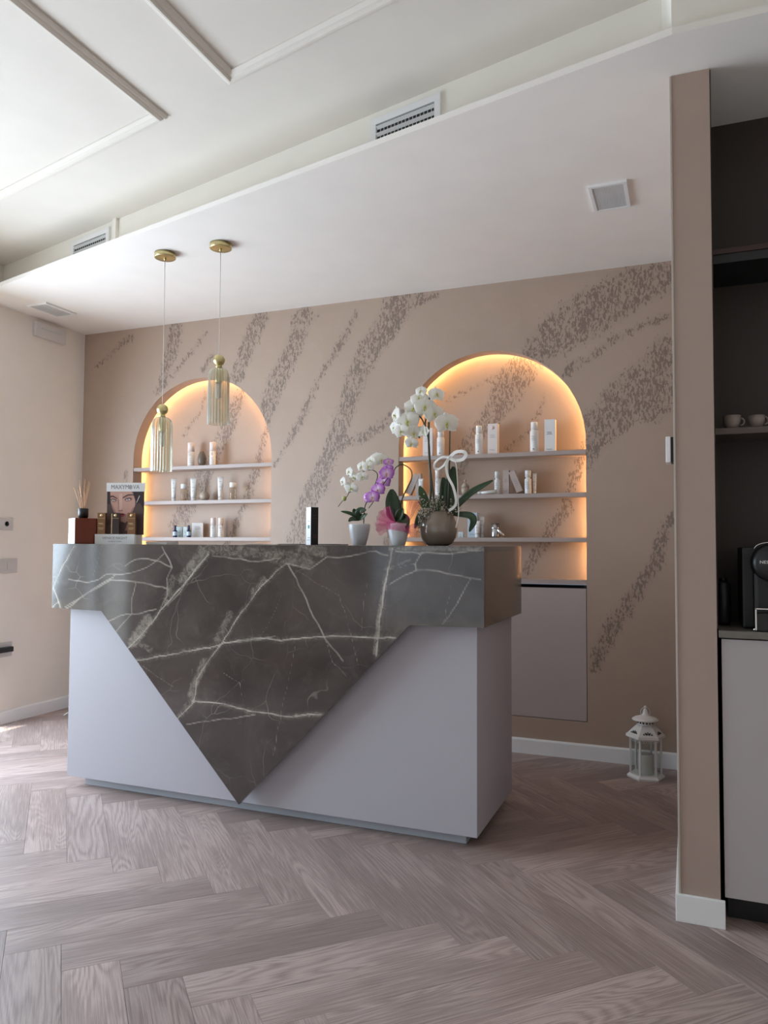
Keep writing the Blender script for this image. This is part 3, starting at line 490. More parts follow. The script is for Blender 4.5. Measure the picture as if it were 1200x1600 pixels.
# niche shelves
SH = [1.606, 1.381, 1.143]
def shelf(x0, x1, zt, label):
    return setp(MB().box(x0 + .001 - x0, x1 - .001 - x0, 0, BK - .001 - (D + .003), -0.023, 0, 0.0015).build('niche_shelf', M['shelf'], None, (x0, D + .003, zt)), label, 'shelf', None)
for (a, b), side in zip(AX, ('left', 'right')):
    for zt, nm in zip(SH, ('top', 'middle', 'lowest narrow')):
        shelf(a, b, zt, 'taupe %s shelf in the %s arched niche' % (nm, side))
shelf(*AX[0], 0.920, 'taupe sill board at the foot of the left niche, hidden by desk')
shelf(*AX[1], 0.920, 'taupe sill board above the flush door under the right niche')
for (a, b), side in zip(AX, ('left', 'right')):
    t = thing('wall_cabinet', (a, D, 0.190), 'flush taupe cupboard built into mural wall under the %s niche' % side, 'cabinet')
    MB().box(0.003, b - a - 0.003, 0.001, 0.019, 0.003, 0.687, 0.001).build('door', M['door'], t)
    c = MB(); w = b - a; c.box(0.001, 0.018, 0.022, 0.125, 0.001, 0.70); c.box(w - 0.018, w - .001, 0.022, 0.125, 0.001, 0.70); c.box(0.018, w - .018, 0.022, 0.125, 0.001, 0.018); c.box(0.018, w - .018, 0.110, 0.125, 0.018, 0.70)
    c.build('carcass', M['black'], t)

# left wall with tall opening (its jamb lies just outside the frame), windows
YJ = 3.347
wl = MB(); wl.box(XL - .35, XL, YJ, D + 0.2, 0, ZC); wl.box(XL - .35, XL, 0.75, YJ, 2.42, ZC); wl.box(XL - .35, XL, -1.75, 0.75, 0, ZC)
struct(wl.build('wall_left', M['leftwall']))
w = MB()
for y in (0.78, 2.05, 3.315): w.box(XL - .32, XL - .25, y - .03, y + .03, 0.0, 2.42)
w.box(XL - .32, XL - .25, .75, 3.347, 2.36, 2.42); w.box(XL - .32, XL - .25, .75, 3.2, 0, 0.05)
win = struct(w.build('window_1', M['mullion']))
for y0, y1 in ((.81, 2.02), (2.08, 3.28)): MB().box(XL - .29, XL - .284, y0, y1, 0.05, 2.36).build('pane', M['glassclear'], win)
wf = MB(); wf.box(XL - .35, -3.0, -1.75, -1.5, 0, ZC); wf.box(-0.2, 2.6, -1.75, -1.5, 0, ZC); wf.box(-3.0, -0.2, -1.75, -1.5, 0, 0.3); wf.box(-3.0, -0.2, -1.75, -1.5, 2.3, ZC)
struct(wf.build('wall_front', M['leftwall']))
w = MB()
for x in (-2.97, -1.6, -0.23): w.box(x - .03, x + .03, -1.68, -1.62, .3, 2.3)
w.box(-3, -.2, -1.68, -1.62, .3, .36); w.box(-3, -.2, -1.68, -1.62, 2.24, 2.3)
win = struct(w.build('window_2', M['mullion']))
for x0, x1 in ((-2.94, -1.63), (-1.57, -.26)): MB().box(x0, x1, -1.653, -1.647, .36, 2.24).build('pane', M['glassclear'], win)
# partition end (the column) with its white trim, alcove beyond it
struct(MB().box(-0.037, 0.073, 2.444, D + .15, 0, ZS).build('wall_right', M['column']))
struct(MB().box(-0.0405, -0.0345, 2.4405, 2.447, 0.08, ZS - .002, .001).build('trim_1', M['cornerbead']))
wa = MB(); wa.box(0.073, 1.45, 2.80, 2.95, 0, ZS); struct(wa.build('wall_alcove', M['brown']))
struct(MB().box(0.0735, 0.0765, 2.452, 2.80, 0.86, ZS).build('trim_2', M['brown']))
struct(MB().box(1.35, 1.5, -1.5, 2.80, 0, ZC).build('wall_far_right', M['leftwall']))

# soffit (dropped thin ceiling), bulkhead, main ceiling
sof = [(XL, 3.176), (-0.029, 2.241), (1.5, 2.225), (1.5, 4.25), (XL, 4.25)]
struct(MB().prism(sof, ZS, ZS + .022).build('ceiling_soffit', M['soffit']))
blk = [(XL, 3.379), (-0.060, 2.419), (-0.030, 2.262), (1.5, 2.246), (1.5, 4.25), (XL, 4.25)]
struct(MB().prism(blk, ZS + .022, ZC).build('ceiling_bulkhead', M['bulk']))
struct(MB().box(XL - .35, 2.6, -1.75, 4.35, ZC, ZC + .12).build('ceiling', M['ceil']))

def moulding(corners, n):
    # ridged profile swept round a closed quadrilateral on the ceiling
    prof = [(0, 0), (0.0, .010), (.006, .015), (.012, .015), (.014, .020), (.022, .026), (.030, .026), (.034, .018), (.044, .016), (.050, .010), (.054, .006), (.054, 0)]
    C = [Vector((x, y)) for x, y in corners]; k = len(C); c0 = sum(C, Vector((0, 0))) / k; vs = []
    for i in range(k):
        p, a, b = C[i], C[i - 1], C[(i + 1) % k]; d1 = (a - p).normalized(); d2 = (b - p).normalized()
        s = abs(d1.x * d2.y - d1.y * d2.x); bis = (d1 + d2) / s
        for w_, h in prof: q = p + bis * w_; vs.append((q.x, q.y, ZC - h))
    m = len(prof); fs = []
    for i in range(k):
        j = (i + 1) % k
        for a in range(m - 1): fs.append((i * m + a, j * m + a, j * m + a + 1, i * m + a + 1))
    struct(MB().add(vs, fs).build('trim_%d' % n, M['ceil']))
moulding([(-1.904, 2.403), (-3.60, 2.813), (-3.60, 0.0), (-1.904, -0.4)], 3)
moulding([(-1.554, 2.308), (-1.554, -0.5), (1.0, -1.1), (1.0, 1.69)], 4)

# baseboards
BP = [(0, 0), (0.012, 0), (0.012, 0.070), (0.009, 0.076), (0.004, 0.079), (0, 0.079)]
struct(MB().prism([(D - t, z) for t, z in BP], XL + .012, -0.049, 'x').build('baseboard_back', M['white']))
b_ = MB(); b_.prism([(XL + t, z) for t, z in BP], YJ + .002, D, 'y'); struct(b_.build('baseboard_left', M['white']))
b_ = MB(); b_.box(-0.049, 0.085, 2.432, 2.444, 0, .079, .002); b_.box(-0.049, -0.037, 2.444, D, 0, .079, .002)
struct(b_.build('baseboard_right', M['white']))
struct(MB().box(-12, XL - .36, -6, 8, -.1, -.03).build('ground_outside', M['paving']))

# ================================================================ RECEPTION DESK
desk = thing('reception_desk', (-1.68, 2.64, 0), 'mauve-grey reception desk with veined dark marble top and triangular marble drop', 'desk')
lx, ly = 1.68, -2.64
def L2(o): return o
MB().box(-2.637 + lx, -0.721 + lx, 2.704 + ly, 3.282 + ly, 0.045, 1.073, .0015).build('body', M['desk'], desk)
MB().box(-2.575 + lx, -0.775 + lx, 2.752 + ly, 3.23 + ly, 0.001, 0.045).build('plinth', M['plinth'], desk)
mx0, mx1, my0, my1 = -2.690, -0.679, 2.6434, 3.287
tri = [(mx0, ZT - .0), (mx0, .807), (-2.404, .803), (-1.686, .058), (-.961, .805), (mx1, .807), (mx1, ZT)]
tri2 = [(x + lx, z) for x, z in tri]
vrng = random.Random(11); VW, VT = [], []
for s in DATA['VEINS']:      # break every vein into small crooked steps
    k = max(2, int(math.hypot(s[2] - s[0], s[3] - s[1]) / .030)); pp = [(s[0] + (s[2] - s[0]) * i / k + (vrng.uniform(-.0035, .0035) if 0 < i < k else 0), s[1] + (s[3] - s[1]) * i / k + (vrng.uniform(-.0035, .0035) if 0 < i < k else 0)) for i in range(k + 1)]
    for a, b in zip(pp[:-1], pp[1:]): (VW if s[4] > .0030 else VT).append((*a, *b, s[4]))
def vein_field(x, z, L=None, wk=.42):
    x = x - lx; d = np.full_like(x, 9.0)
    for s in (VW if L is None else L): dd, _ = seg_dist(x, z, s); d = np.minimum(d, dd - s[4] * wk + (.0016 if s[4] < .0019 else 0))
    return np.clip(1 - np.maximum(d, 0) / .022, 0, 1)
def patch_field(x, z):
    x = x - lx; o = np.zeros_like(x)
    for s in DATA['PATCH']: dd, _ = seg_dist(x, z, s); o = np.maximum(o, s[5] * np.clip(1.6 - dd / s[4], 0, 1))
    return o
fr = cdt_panel(tri2, [], 0.0065, my0 + ly, 'marble_front', M['marble'], desk, {'vein': vein_field, 'veinthin': lambda x, z: vein_field(x, z, VT, .45), 'patch': patch_field})
# give the drop its thickness: back face and edges
n = len(tri2); e = MB(); e.add([(x, my0 + ly, z) for x, z in tri2] + [(x, my0 + ly + .02, z) for x, z in tri2], [tuple(range(n, 2 * n))] + [(i, (i + 1) % n, n + (i + 1) % n, n + i) for i in range(n) if i != n - 1])
e.build('marble_edge', M['marble'], desk)
MB().box(mx0 + lx + .0005, mx1 + lx - .0005, my0 + ly + .02, my1 + ly, ZT - .02, ZT).build('marble_top', M['marble'], desk)
MB().box(mx1 + lx - .02, mx1 + lx, my0 + ly + .0202, my1 + ly, .807, ZT - .0202).build('marble_side', M['marble_niche_glow'], desk)
MB().box(mx0 + lx, mx0 + lx + .02, my0 + ly + .0202, my1 + ly, .807, ZT - .0202).build('marble_side', M['marble'], desk)

# ================================================================ CEILING & WALL FITTINGS
def pendant(x, y, zb, ztop, r, label):
    t = thing('pendant_lamp', (x, y, ZS), label, 'lamp', 'glass pendants above the desk')
    h = ZS; g = MB(); g.lathe([(.0495, -.026), (.052, -.0245), (.052, -.0001)], 40); g.lathe([(.006, -.036), (.006, -.026)], 12); g.build('canopy', M['brass'], t)
    MB().box(.049, .056, -.004, .004, -.016, -.010).build('screw', M['brass'], t)
    ball = zb
    MB().tube([(0, 0, -.036), (0, 0, ball + .026 - h)], .0016, 8).build('cord', M['cord'], t)
    b = MB(); b.sphere((0, 0, ball - h), .028, 0, (1, 1, 1), 24, 14); b.lathe([(.012, -.038), (.016, -.034), (.012, -.02)], 20, (0, 0, ball - h)); b.build('ball', M['brass'], t)
    L_ = ztop - zb
    top = ball - .036 - h; bot = ztop - h
    prof = [(.012, top), (.030, top - .006), (r * .84, top - .014), (r * .95, top - .030), (r, top - .055)] + [(r * (1 + .02 * k / 6), top - .055 + (bot - top + .055) * k / 6) for k in range(1, 7)]
    MB().lathe(prof, 160, rib=20, ramp=.16, capb=False, capt=False).build('glass_shade', M['irid'], t)
    s_ = MB(); s_.lathe([(.015, top - .075), (.017, top - .06), (.017, top - .012), (.010, top)], 20); s_.build('lamp_holder', M['brass'], t)
    s_ = MB(); s_.lathe([(.002, top - .15), (.013, top - .145), (.014, top - .09), (.010, top - .075)], 16); s_.build('bulb', M['satin'], t)
    return t
pendant(-2.414, 3.047, 1.764, 1.458, .047, 'glass pendant in iridescent ribbed glass hanging lower, left of the pair')
pendant(-2.086, 3.047, 1.982, 1.672, .047, 'glass pendant in iridescent ribbed glass hanging higher, right of the pair')

def soffit_grille(cx, cy, w, d, label, rz):
    t = thing('ceiling_vent', (cx, cy, ZS), label, 'vent', None, rz)
    f = MB(); o_, i_ = .5, .5; b = .014
    f.box(-w / 2, w / 2, -d / 2, -d / 2 + b, -.011, 0, .001); f.box(-w / 2, w / 2, d / 2 - b, d / 2, -.011, 0, .001); f.box(-w / 2, -w / 2 + b, -d / 2 + b, d / 2 - b, -.011, 0, .001); f.box(w / 2 - b, w / 2, -d / 2 + b, d / 2 - b, -.011, 0, .001)
    f.build('frame', M['white'], t)
    MB().box(-w / 2 + b, w / 2 - b, -d / 2 + b, d / 2 - b, -.0015, -.0005).build('backing', M['steel'], t)
    g = MB(); n = 22
    for i in range(n + 1):
        x = -w / 2 + b + (w - 2 * b) * i / n; g.box(x - .0013, x + .0013, -d / 2 + b, d / 2 - b, -.008, -.003)
    m_ = int(n * d / w)
    for i in range(m_ + 1):
        y = -d / 2 + b + (d - 2 * b) * i / m_; g.box(-w / 2 + b, w / 2 - b, y - .0013, y + .0013, -.008, -.003)
    setp(g.build('mesh_grid', M['white'], t), kind='stuff')
soffit_grille(-.288, 3.203, .150, .245, 'small white mesh grille in the soffit near the column', 0.0)
soffit_grille(-3.651, 3.534, .152, .245, 'small white mesh grille in the soffit near the left wall', 0.0)

# air outlets on the slanting bulkhead
bdir = Vector((3.75, -0.94, 0)).normalized(); brz = math.atan2(bdir.y, bdir.x)
def bulk_vent(s0, s1, z1, label, strip=None):
    p = Vector((-3.874, 3.375, 0)) + bdir * s0; w = s1 - s0; zb = ZS + .0225
    t = thing('air_vent', (p.x, p.y, zb), label, 'vent', None, brz)
    hh = z1 - zb; b = .027
    f = MB(); f.box(-b, w + b, -.012, .001, hh, hh + b, .001); f.box(-b, 0, -.012, .001, 0, hh, .001); f.box(w, w + b, -.012, .001, 0, hh, .001); f.build('frame', M['white'], t)
    MB().box(0, w, -.003, -.001, 0, hh).build('backing', M['black'], t)
    n = 6
    for i in range(n):
        z = hh * (i + .5) / n
        MB().prism([(-.0125, z + .006), (-.0115, z + .0075), (-.0045, z - .0045), (-.0055, z - .006)], 0.001, w - .001, 'x').build('slat', M['steel'], t)
    v = MB()
    for i in range(1, 16): v.box(w * i / 16 - .0012, w * i / 16 + .0012, -.0045, -.003, 0, hh)
    setp(v.build('rear_vanes', M['steel'], t), kind='stuff')
bulk_vent(2.843, 3.112, 2.744, 'white slatted air outlet in the bulkhead, right of the pendants')
bulk_vent(.760, 1.059, 2.744, 'white slatted air outlet in the bulkhead at far left')
p = Vector((-3.874, 3.375, 0)) + bdir * 1.125
struct(MB().box(0, .030, -.016, .001, 0, ZC - ZS - .0225).build('trim_5', M['bulk'], None, (p.x, p.y, ZS + .0225), (0, 0, brz)))

# emergency light, sockets and switches on the left wall (x = XL plane, facing +x)
t = thing('emergency_light', (XL, 3.61, 2.43), 'clear emergency light box high on the left wall', 'light')
MB().box(0, .028, 0, .255, 0, .095, .004).build('housing', mat('emergency_light_plastic', (.70, .67, .65), .3), t)
MB().box(.028, .031, .045, .215, .052, .062, .001).build('tube_slot', M['steel'], t); MB().sphere((.0295, .036, .060), .005).build('indicator', M['white'], t)
def plate(y0, y1, z0, z1, label, cat, name):
    t = thing(name, (XL, y0, z0), label, cat); w, h = y1 - y0, z1 - z0
    MB().box(0, .009, 0, w, 0, h, .003).build('plate', M['leftwallplate'], t); return t, w, h
M['leftwallplate'] = mat('ivory_plate', (.60, .57, .54), .35)
t, w, h = plate(3.24, 3.492, 1.178, 1.256, 'upper ivory socket strip with round sockets on left wall', 'socket', 'wall_socket')
for i in range(3):
    MB().lathe([(.019, .009), (.019, .0105), (.016, .0105), (.015, .0085)], 20).build('socket_ring', M['leftwallplate'], t, (0, .055 + i * .075, h / 2), (0, R(90), 0))
    MB().lathe([(.0, 0), (.004, 0), (.004, .001)], 10).build('pin_hole', M['black'], t, (.0098, .062 + i * .075, h / 2 + .004), (0, R(90), 0))
t, w, h = plate(3.30, 3.531, .918, 1.004, 'ivory light switch plate on left wall, middle of three', 'switch', 'wall_switch')
for i in range(3): MB().box(.009, .0115, .045 + i * .055, .095 + i * .055, .016, h - .02, .002).build('rocker', M['leftwallplate'], t)
t, w, h = plate(3.30, 3.508, .405, .495, 'low ivory socket plate above left baseboard holding a black plug', 'socket', 'wall_socket')
MB().lathe([(.02, .009), (.02, .0105), (.016, .0105)], 20).build('socket_ring', M['leftwallplate'], t, (0, .17, h / 2), (0, R(90), 0))
t = thing('power_plug', (XL + .0095, 3.455, .452), 'black power plug pushed into the low left wall socket', 'plug')
MB().box(.001, .034, -.075, .035, -.016, .016, .006).build('plug_body', M['black'], t); MB().tube(spline([(.018, -.07, 0), (.02, -.12, -.01), (.03, -.2, -.12), (.02, -.25, -.40), (.03, -.3, -.448)]), .003).build('cable', M['black'], t)

# thermostat on the side of the partition
t = thing('wall_intercom', (-.037, 2.955, 1.45), 'small white and black wall device beside the mural', 'intercom')
MB().box(-.038, -.021, -.045, .045, -.047, .047, .003).build('faceplate', M['white'], t)
MB().box(-.021, -.008, -.042, .042, -.045, .045, .001).build('housing', M['black'], t)
b_ = MB(); b_.sphere((-.002, 0, .022), .022, 0, (.32, 1, 1)); b_.sphere((-.002, 0, -.022), .022, 0, (.32, 1, 1)); b_.build('filler_pad', M['white'], t)

# ================================================================ LANTERN
t = thing('lantern', (-.204, 3.87, 0), 'white hexagonal metal candle lantern on the floor by the mural wall', 'lantern')
def hexr(r, a0=0): return [(r * math.cos(R(60 * i + a0)), r * math.sin(R(60 * i + a0))) for i in range(6)]
a0 = 12
def hexframe(r0, z0, r1, z1, mb, ins=None):
    A, B = hexr(r0, a0), hexr(r1, a0); mb.add([(*p, z0) for p in A] + [(*p, z1) for p in B], [tuple(range(6))[::-1], tuple(range(6, 12))] + [(i, (i + 1) % 6, 6 + (i + 1) % 6, 6 + i) for i in range(6)])
b_ = MB(); hexframe(.086, 0, .088, .008, b_); hexframe(.088, .008, .078, .018, b_); b_.build('base', M['lanternwhite'], t)
for i, (x, y) in enumerate(hexr(.070, a0)):
    MB().box(-.0045, .0045, -.0045, .0045, 0, .168, .001).build('post', M['lanternwhite'], t, (x, y, .018), (0, 0, R(60 * i + a0)))
    p, q = Vector((*hexr(.067, a0)[i], 0)), Vector((*hexr(.067, a0)[(i + 1) % 6], 0)); mid = (p + q) / 2; an = math.atan2((q - p).y, (q - p).x)
    MB().box(-.027, .027, -.001, .001, 0, .160).build('pane', M['glassclear'], t, (mid.x, mid.y, .022), (0, 0, an))
    s_ = MB(); s_.box(-.028, .028, -.002, .002, 0, .005); 
    for k in range(5): s_.tube([(-.022 + k * .011 + .005 * math.cos(a), 0, -.005 + .005 * math.sin(a)) for a in [math.pi * j / 6 for j in range(0, 13)]], .0009, 5)
    s_.build('fretwork', M['lanternwhite'], t, (mid.x, mid.y, .181), (0, 0, an))
b_ = MB(); hexframe(.080, .186, .092, .192, b_); hexframe(.092, .192, .090, .204, b_); hexframe(.086, .204, .062, .228, b_); hexframe(.062, .228, .040, .248, b_); b_.build('roof', M['lanternwhite'], t)
for i in range(6):
    p, q = Vector((*hexr(.076, a0)[i], 0)), Vector((*hexr(.076, a0)[(i + 1) % 6], 0)); mid = (p + q) / 2 * 1.0; an = math.atan2((q - p).y, (q - p).x)
    s_ = MB()
    for dx, dz, r_ in ((-.018, 0, .004), (-.006, .002, .006), (.006, .002, .006), (.018, 0, .004), (0, .010, .003), (-.011, .007, .003), (.011, .007, .003)):
        s_.lathe([(r_, -.0004), (r_, .0004)], 8, (dx, dz, 0))
    s_.build('roof_cutout', M['rubber'], t, (mid.x * 1.022, mid.y * 1.022, .2145), (R(49), 0, an))
b_ = MB(); b_.lathe([(.040, .246), (.034, .250), (.034, .268), (.060, .269), (.062, .273), (.050, .281), (.024, .290), (.018, .293), (.013, .300), (.009, .318), (.004, .324)], 28); b_.sphere((0, 0, .330), .007); b_.build('cap', M['lanternwhite'], t)
s_ = MB()
for i in range(14): a = 2 * math.pi * i / 14; s_.sphere((.0342 * math.cos(a), .0342 * math.sin(a), .259), .004, 0, (1, 1, 1.3), 6, 4)
s_.build('neck_cutouts', M['rubber'], t)
MB().tube([(.022 * math.cos(a), 0, .307 + .022 * math.sin(a)) for a in [R(-50 + 280 * j / 24) for j in range(25)]], .0016, 6).build('ring_handle', M['lanternwhite'], t, (0, 0, 0), (0, 0, R(15)))
MB().lathe([(.036, 0), (.037, .004), (.037, .088), (.033, .092), (.020, .088), (0, .087)], 28).build('candle', M['candle'], t, (0, 0, .0185))

# ================================================================ KITCHENETTE IN THE ALCOVE
t = thing('base_cabinet', (.085, 2.45, 0), 'mauve-grey flat-front base cabinet standing in the dark alcove', 'cabinet')
MB().box(0, .60, 0, .019, .085, .829, .001).build('door', M['cabinet'], t); MB().box(.604, 1.24, 0, .019, .085, .829, .001).build('door', M['cabinet'], t)
MB().box(.002, 1.24, .021, .345, .083, .832).build('carcass', M['darkbrown'], t); MB().box(.01, 1.24, .07, .09, .001, .083).build('toe_kick', M['black'], t)
setp(MB().box(0, 1.255, 0, .358, 0, .021, .0015).build('worktop', M['stone'], None, (.0775, 2.438, .8335)), 'thin grey-brown worktop above the alcove base cabinet', 'worktop')
def ashelf(z, h, m, label): return setp(MB().box(0, 1.25, 0, .205, 0, h, .001).build('alcove_shelf', m, None, (.0775, 2.592, z)), label, 'shelf')
ashelf(1.452, .020, mat('brown_shelf_board', (.12, .09, .075), .4), 'dark brown cup shelf in alcove below the high one')
t = thing('alcove_shelf', (.0775, 2.55, 1.985), 'high shelf in the dark alcove with the shade beneath painted black', 'shelf')
MB().box(0, 1.25, 0, .245, .028, .044, .001).build('board', M['darkbrown'], t); MB().box(0, 1.25, .006, .245, 0, .028).build('underside_shade', M['black'], t)  # black slab stands for the shade under the board
def cup(x, y, label, s=1.0):
    t = thing('cup', (x, y, 1.472), label, 'cup', 'small white cups on the alcove shelf')
    MB().lathe([(.014 * s, 0), (.020 * s, .006), (.026 * s, .022), (.027 * s, .042 * s), (.0245 * s, .042 * s), (.018 * s, .008)], 24, capt=False).build('bowl', M['dimcup'], t)
    MB().tube([(.024 * s + .012 * math.sin(a), 0, .022 + .012 * math.cos(a)) for a in [math.pi * k / 8 for k in range(9)]], .003, 6).build('handle', M['dimcup'], t)
cup(.130, 2.625, 'small white cup on the alcove shelf, nearest the column'); cup(.200, 2.625, 'small white cup on the alcove shelf, farther right', .92)
t = thing('canister', (.098, 2.62, .855), 'black rounded canister on the worktop beside the column', 'canister')
MB().lathe([(.018, 0), (.022, .01), (.023, .10), (.020, .128), (.012, .136)], 24).build('jar', M['black'], t); MB().lathe([(.012, .1365), (.010, .146), (.0, .148)], 16).build('lid', M['blackgloss'], t)
t = thing('coffee_machine', (.225, 2.50, .855), 'black capsule coffee machine on the worktop at right edge', 'coffee machine')
MB().box(-.078, .078, .03, .26, 0, .243, .006).build('rear_tank', M['black'], t)
b_ = MB(); b_.box(-.05, .05, -.005, .10, .012, .18, .012); b_.build('front_column', M['blackgloss'], t)
hd = MB(); hd.lathe([(.001, -.026), (.035, -.025), (.052, -.019), (.056, -.006), (.056, .06), (.05, .08)], 48); hd.build('brew_head', M['blackgloss'], t, (0, -.01, .198), (R(-90), 0, 0))
text_mesh('NESPRESSO', .0125, M['satin'], t, (0, -.0378, .200), (R(90), 0, 0), sx=1.1)
MB().tube([(.045 * math.cos(a), .01, .238 + .020 * math.sin(a)) for a in [math.pi * k / 16 for k in range(17)]], .0022, 6).build('lever', M['chrome'], t)
MB().box(-.006, .006, -.03, -.012, .125, .142, .002).build('spout', M['blackgloss'], t)
b_ = MB(); b_.box(-.048, .048, -.05, .02, 0, .052, .003); b_.build('drip_tray', M['black'], t)
b_ = MB(); b_.box(-.050, -.046, -.053, -.049, .004, .066); b_.box(.046, .050, -.053, -.049, .004, .066); b_.box(-.05, .05, -.053, -.050, .064, .067); b_.sphere((-.052, -.053, .006), .004); b_.build('tray_frame', M['chrome'], t)

# ================================================================ PRODUCTS ON THE NICHE SHELVES
PY = 4.118
FACE = 0.0     # bottles are turned towards the middle of the room
def lines(mb, w, z0, n, y, h=.0014, step=.007):
    for i in range(n): mb.box(-w * (1 - .25 * (i % 2)), w * (.6 + .3 * ((i * 7) % 3) / 2), y - .0004, y, z0 - i * step, z0 - i * step + h)
def mk(kind, x, zs, z, r, label, grp=None, rz=FACE, y=PY, tone='pwhite', cat=None):
    h = z - zs
    def T(name, c): return thing(name, (x, y, zs), label, cat or c, grp, rz)
    if kind == 'pump':            # cylinder with narrower overcap
        t = T('pump_bottle', 'bottle'); c = h * .72
        MB().lathe([(r * .94, 0), (r, .003), (r, c - .006), (r * .86, c)], 28).build('body', M[tone], t)
        MB().lathe([(r * .80, c), (r * .80, h - .003), (r * .72, h)], 28).build('cap', M['pwhite'] if tone == 'pwhite' else M['ppink'], t)
        b = MB(); lines(b, r * .5, c * .72, 4, -r - .0002); b.box(-r * .2, r * .2, -r - .0004, -r, c * .12, c * .12 + .006); b.build('label_print', M['pgrey'], t)
    elif kind == 'airless':       # straight bottle, pale pink upper half
        t = T('airless_bottle', 'bottle'); c = h * .62
        MB().lathe([(r * .96, 0), (r, .002), (r, c)], 28).build('body', M['pwhite'], t)
        MB().lathe([(r, c + .0005), (r, h - .003), (r * .9, h)], 28).build('cap', M['ppinkcap'], t)
        b = MB(); lines(b, r * .45, c * .8, 2, -r - .0002); lines(b, r * .5, c * .5, 3, -r - .0002, step=.012); b.build('label_print', M['pgrey'], t)
    elif kind == 'roll':          # capped bottle with a neck gap
        t = T('capped_bottle', 'bottle'); c = h * .68
        MB().lathe([(r * .96, 0), (r, .003), (r, c - .008), (r * .6, c), (r * .6, c + .004)], 28).build('body', M['pwhite'], t)
        MB().lathe([(r * .85, c + .0045), (r * .88, h - .003), (r * .8, h)], 28).build('cap', M['pwhite'], t)
        b = MB(); lines(b, r * .5, c * .72, 6, -r - .0002); b.build('label_print', M['pgrey'], t)
    elif kind == 'tube':          # standing tube: round cap below, flat crimp above
        t = T('cream_tube', 'tube'); n = 24; vs = []; fs = []; z0 = .018; K = 6
        for j in range(K + 1):
            f = j / K; zz = z0 + .0005 + (h - z0) * f; rx = r * (.80 + .30 * f); ry = r * (.80 * (1 - f) ** .7 + .05)
            for i in range(n): a = 2 * math.pi * i / n; vs.append((rx * math.cos(a), ry * math.sin(a), zz))
        for j in range(K):
            for i in range(n): k = (i + 1) % n; fs.append((j * n + i, j * n + k, (j + 1) * n + k, (j + 1) * n + i))
        fs.append(tuple(range(K * n, K * n + n))); fs.append(tuple(range(n))[::-1])
        MB().add(vs, fs, 0, True).build('body', M['pwhite'], t)
        MB().lathe([(r * .74, 0), (r * .78, .002), (r * .78, z0)], 24).build('cap', M['pwhite'], t)
        b = MB(); b.box(-r * .4, r * .3, -r * .42, -r * .40, h * .80, h * .80 + .002); b.box(-r * .6, r * .5, -r * .62, -r * .60, h * .58, h * .58 + .0014); b.box(-r * .3, r * .4, -r * .78, -r * .76, h * .42, h * .42 + .0014); b.build('label_print', M['pgrey'], t)
    elif kind == 'vial':          # clear bottle, white cap
        t = T('clear_bottle', 'bottle'); c = h * .72
        MB().lathe([(r * .95, 0), (r, .002), (r, c - .004), (r * .8, c)], 28).build('body', M['cleargold'], t)
        MB().lathe([(r * .93, c + .0005), (r * .95, h - .002), (r * .88, h)], 28).build('cap', M['pwhite'], t)
        b = MB(); lines(b, r * .4, c * .7, 4, -r - .0002); b.build('label_print', M['pgrey'], t)
    elif kind == 'dropper':
        t = T('dropper_bottle', 'bottle'); c = h * .62
        MB().lathe([(r * .95, 0), (r, .003), (r, c - .008), (r * .45, c)], 24).build('body', M['navy'], t)
        MB().lathe([(r * .48, c + .0003), (r * .5, h * .82), (r * .42, h)], 20).build('dropper_cap', M['navycap'], t)
        MB().lathe([(r + .0005, c * .22), (r + .0005, c * .75)], 24, capb=False, capt=False).build('label', M['pblue'], t)
    elif kind == 'box':
        t = T('product_box', 'box'); w = r * .92
        MB().box(-w, w, -w * .8, w * .8, 0, h, .0006).build('carton', M[tone], t)
        b = MB(); lines(b, w * .6, h * .62, 3, -w * .8 - .0001); lines(b, w * .7, h * .14, 2, -w * .8 - .0001, .001, .004); b.build('label_print', M['pgrey'], t)
        if tone in ('pwhite', 'ppinkbox'): MB().lathe([(w * .38, -.0004), (w * .38, .0004)], 20).build('round_emblem', M['ppink'], t, (0, -w * .8 - .0003, h * .86), (R(90), 0, 0))
    elif kind == 'flatbox':
        t = T('product_box', 'box')
        MB().box(-r, r * .8, -.012, .012, 0, h, .0006).build('carton', M['pwhite'], t)
        MB().box(r * .8 + .0002, r * .8 + .0006, -.011, .011, .001, h - .001).build('side_print', M['ppink'], t)
        b = MB(); lines(b, r * .55, h * .72, 3, -.0123); b.build('label_print', M['navycap'], t)
    elif kind == 'vase':
        t = T('mottled_vase', 'vase')
        MB().lathe([(r * .55, 0), (r * .85, h * .2), (r, h * .45), (r * .85, h * .7), (r * .5, h * .92), (r * .35, h), (r * .28, h * .97), (r * .4, h * .7)], 28, capt=False).build('body', M['clay'], t)
    elif kind == 'budvase':
        t = T('bud_vase', 'vase')
        MB().lathe([(r * .45, 0), (r * .85, h * .1), (r, h * .3), (r * .9, h * .48), (r * .5, h * .62), (r * .17, h * .70), (r * .15, h * .93), (r * .2, h), (r * .12, h), (r * .1, h * .75)], 28, capt=False).build('body', M['ceramic'], t)
    elif kind == 'pot':
        t = T('lidded_pot', 'pot')
        MB().lathe([(r * .55, 0), (r * .9, h * .12), (r, h * .32), (r * .93, h * .5)], 28).build('bowl', M['ceramic'], t)
        b = MB(); b.lathe([(r * .97, h * .5 + .0005), (r * .9, h * .6), (r * .5, h * .74), (r * .2, h * .82), (r * .1, h * .86)], 28); b.sphere((0, 0, h * .93), h * .075, seg=12, rings=8); b.build('lid', M['ceramic'], t)
    elif kind == 'cup':
        t = T('metal_cup', 'cup')
        MB().lathe([(r * .9, 0), (r * .93, h * .1), (r, h), (r * .93, h), (r * .86, h * .12), (0, h * .10)], 32).build('body', M['silver'], t)
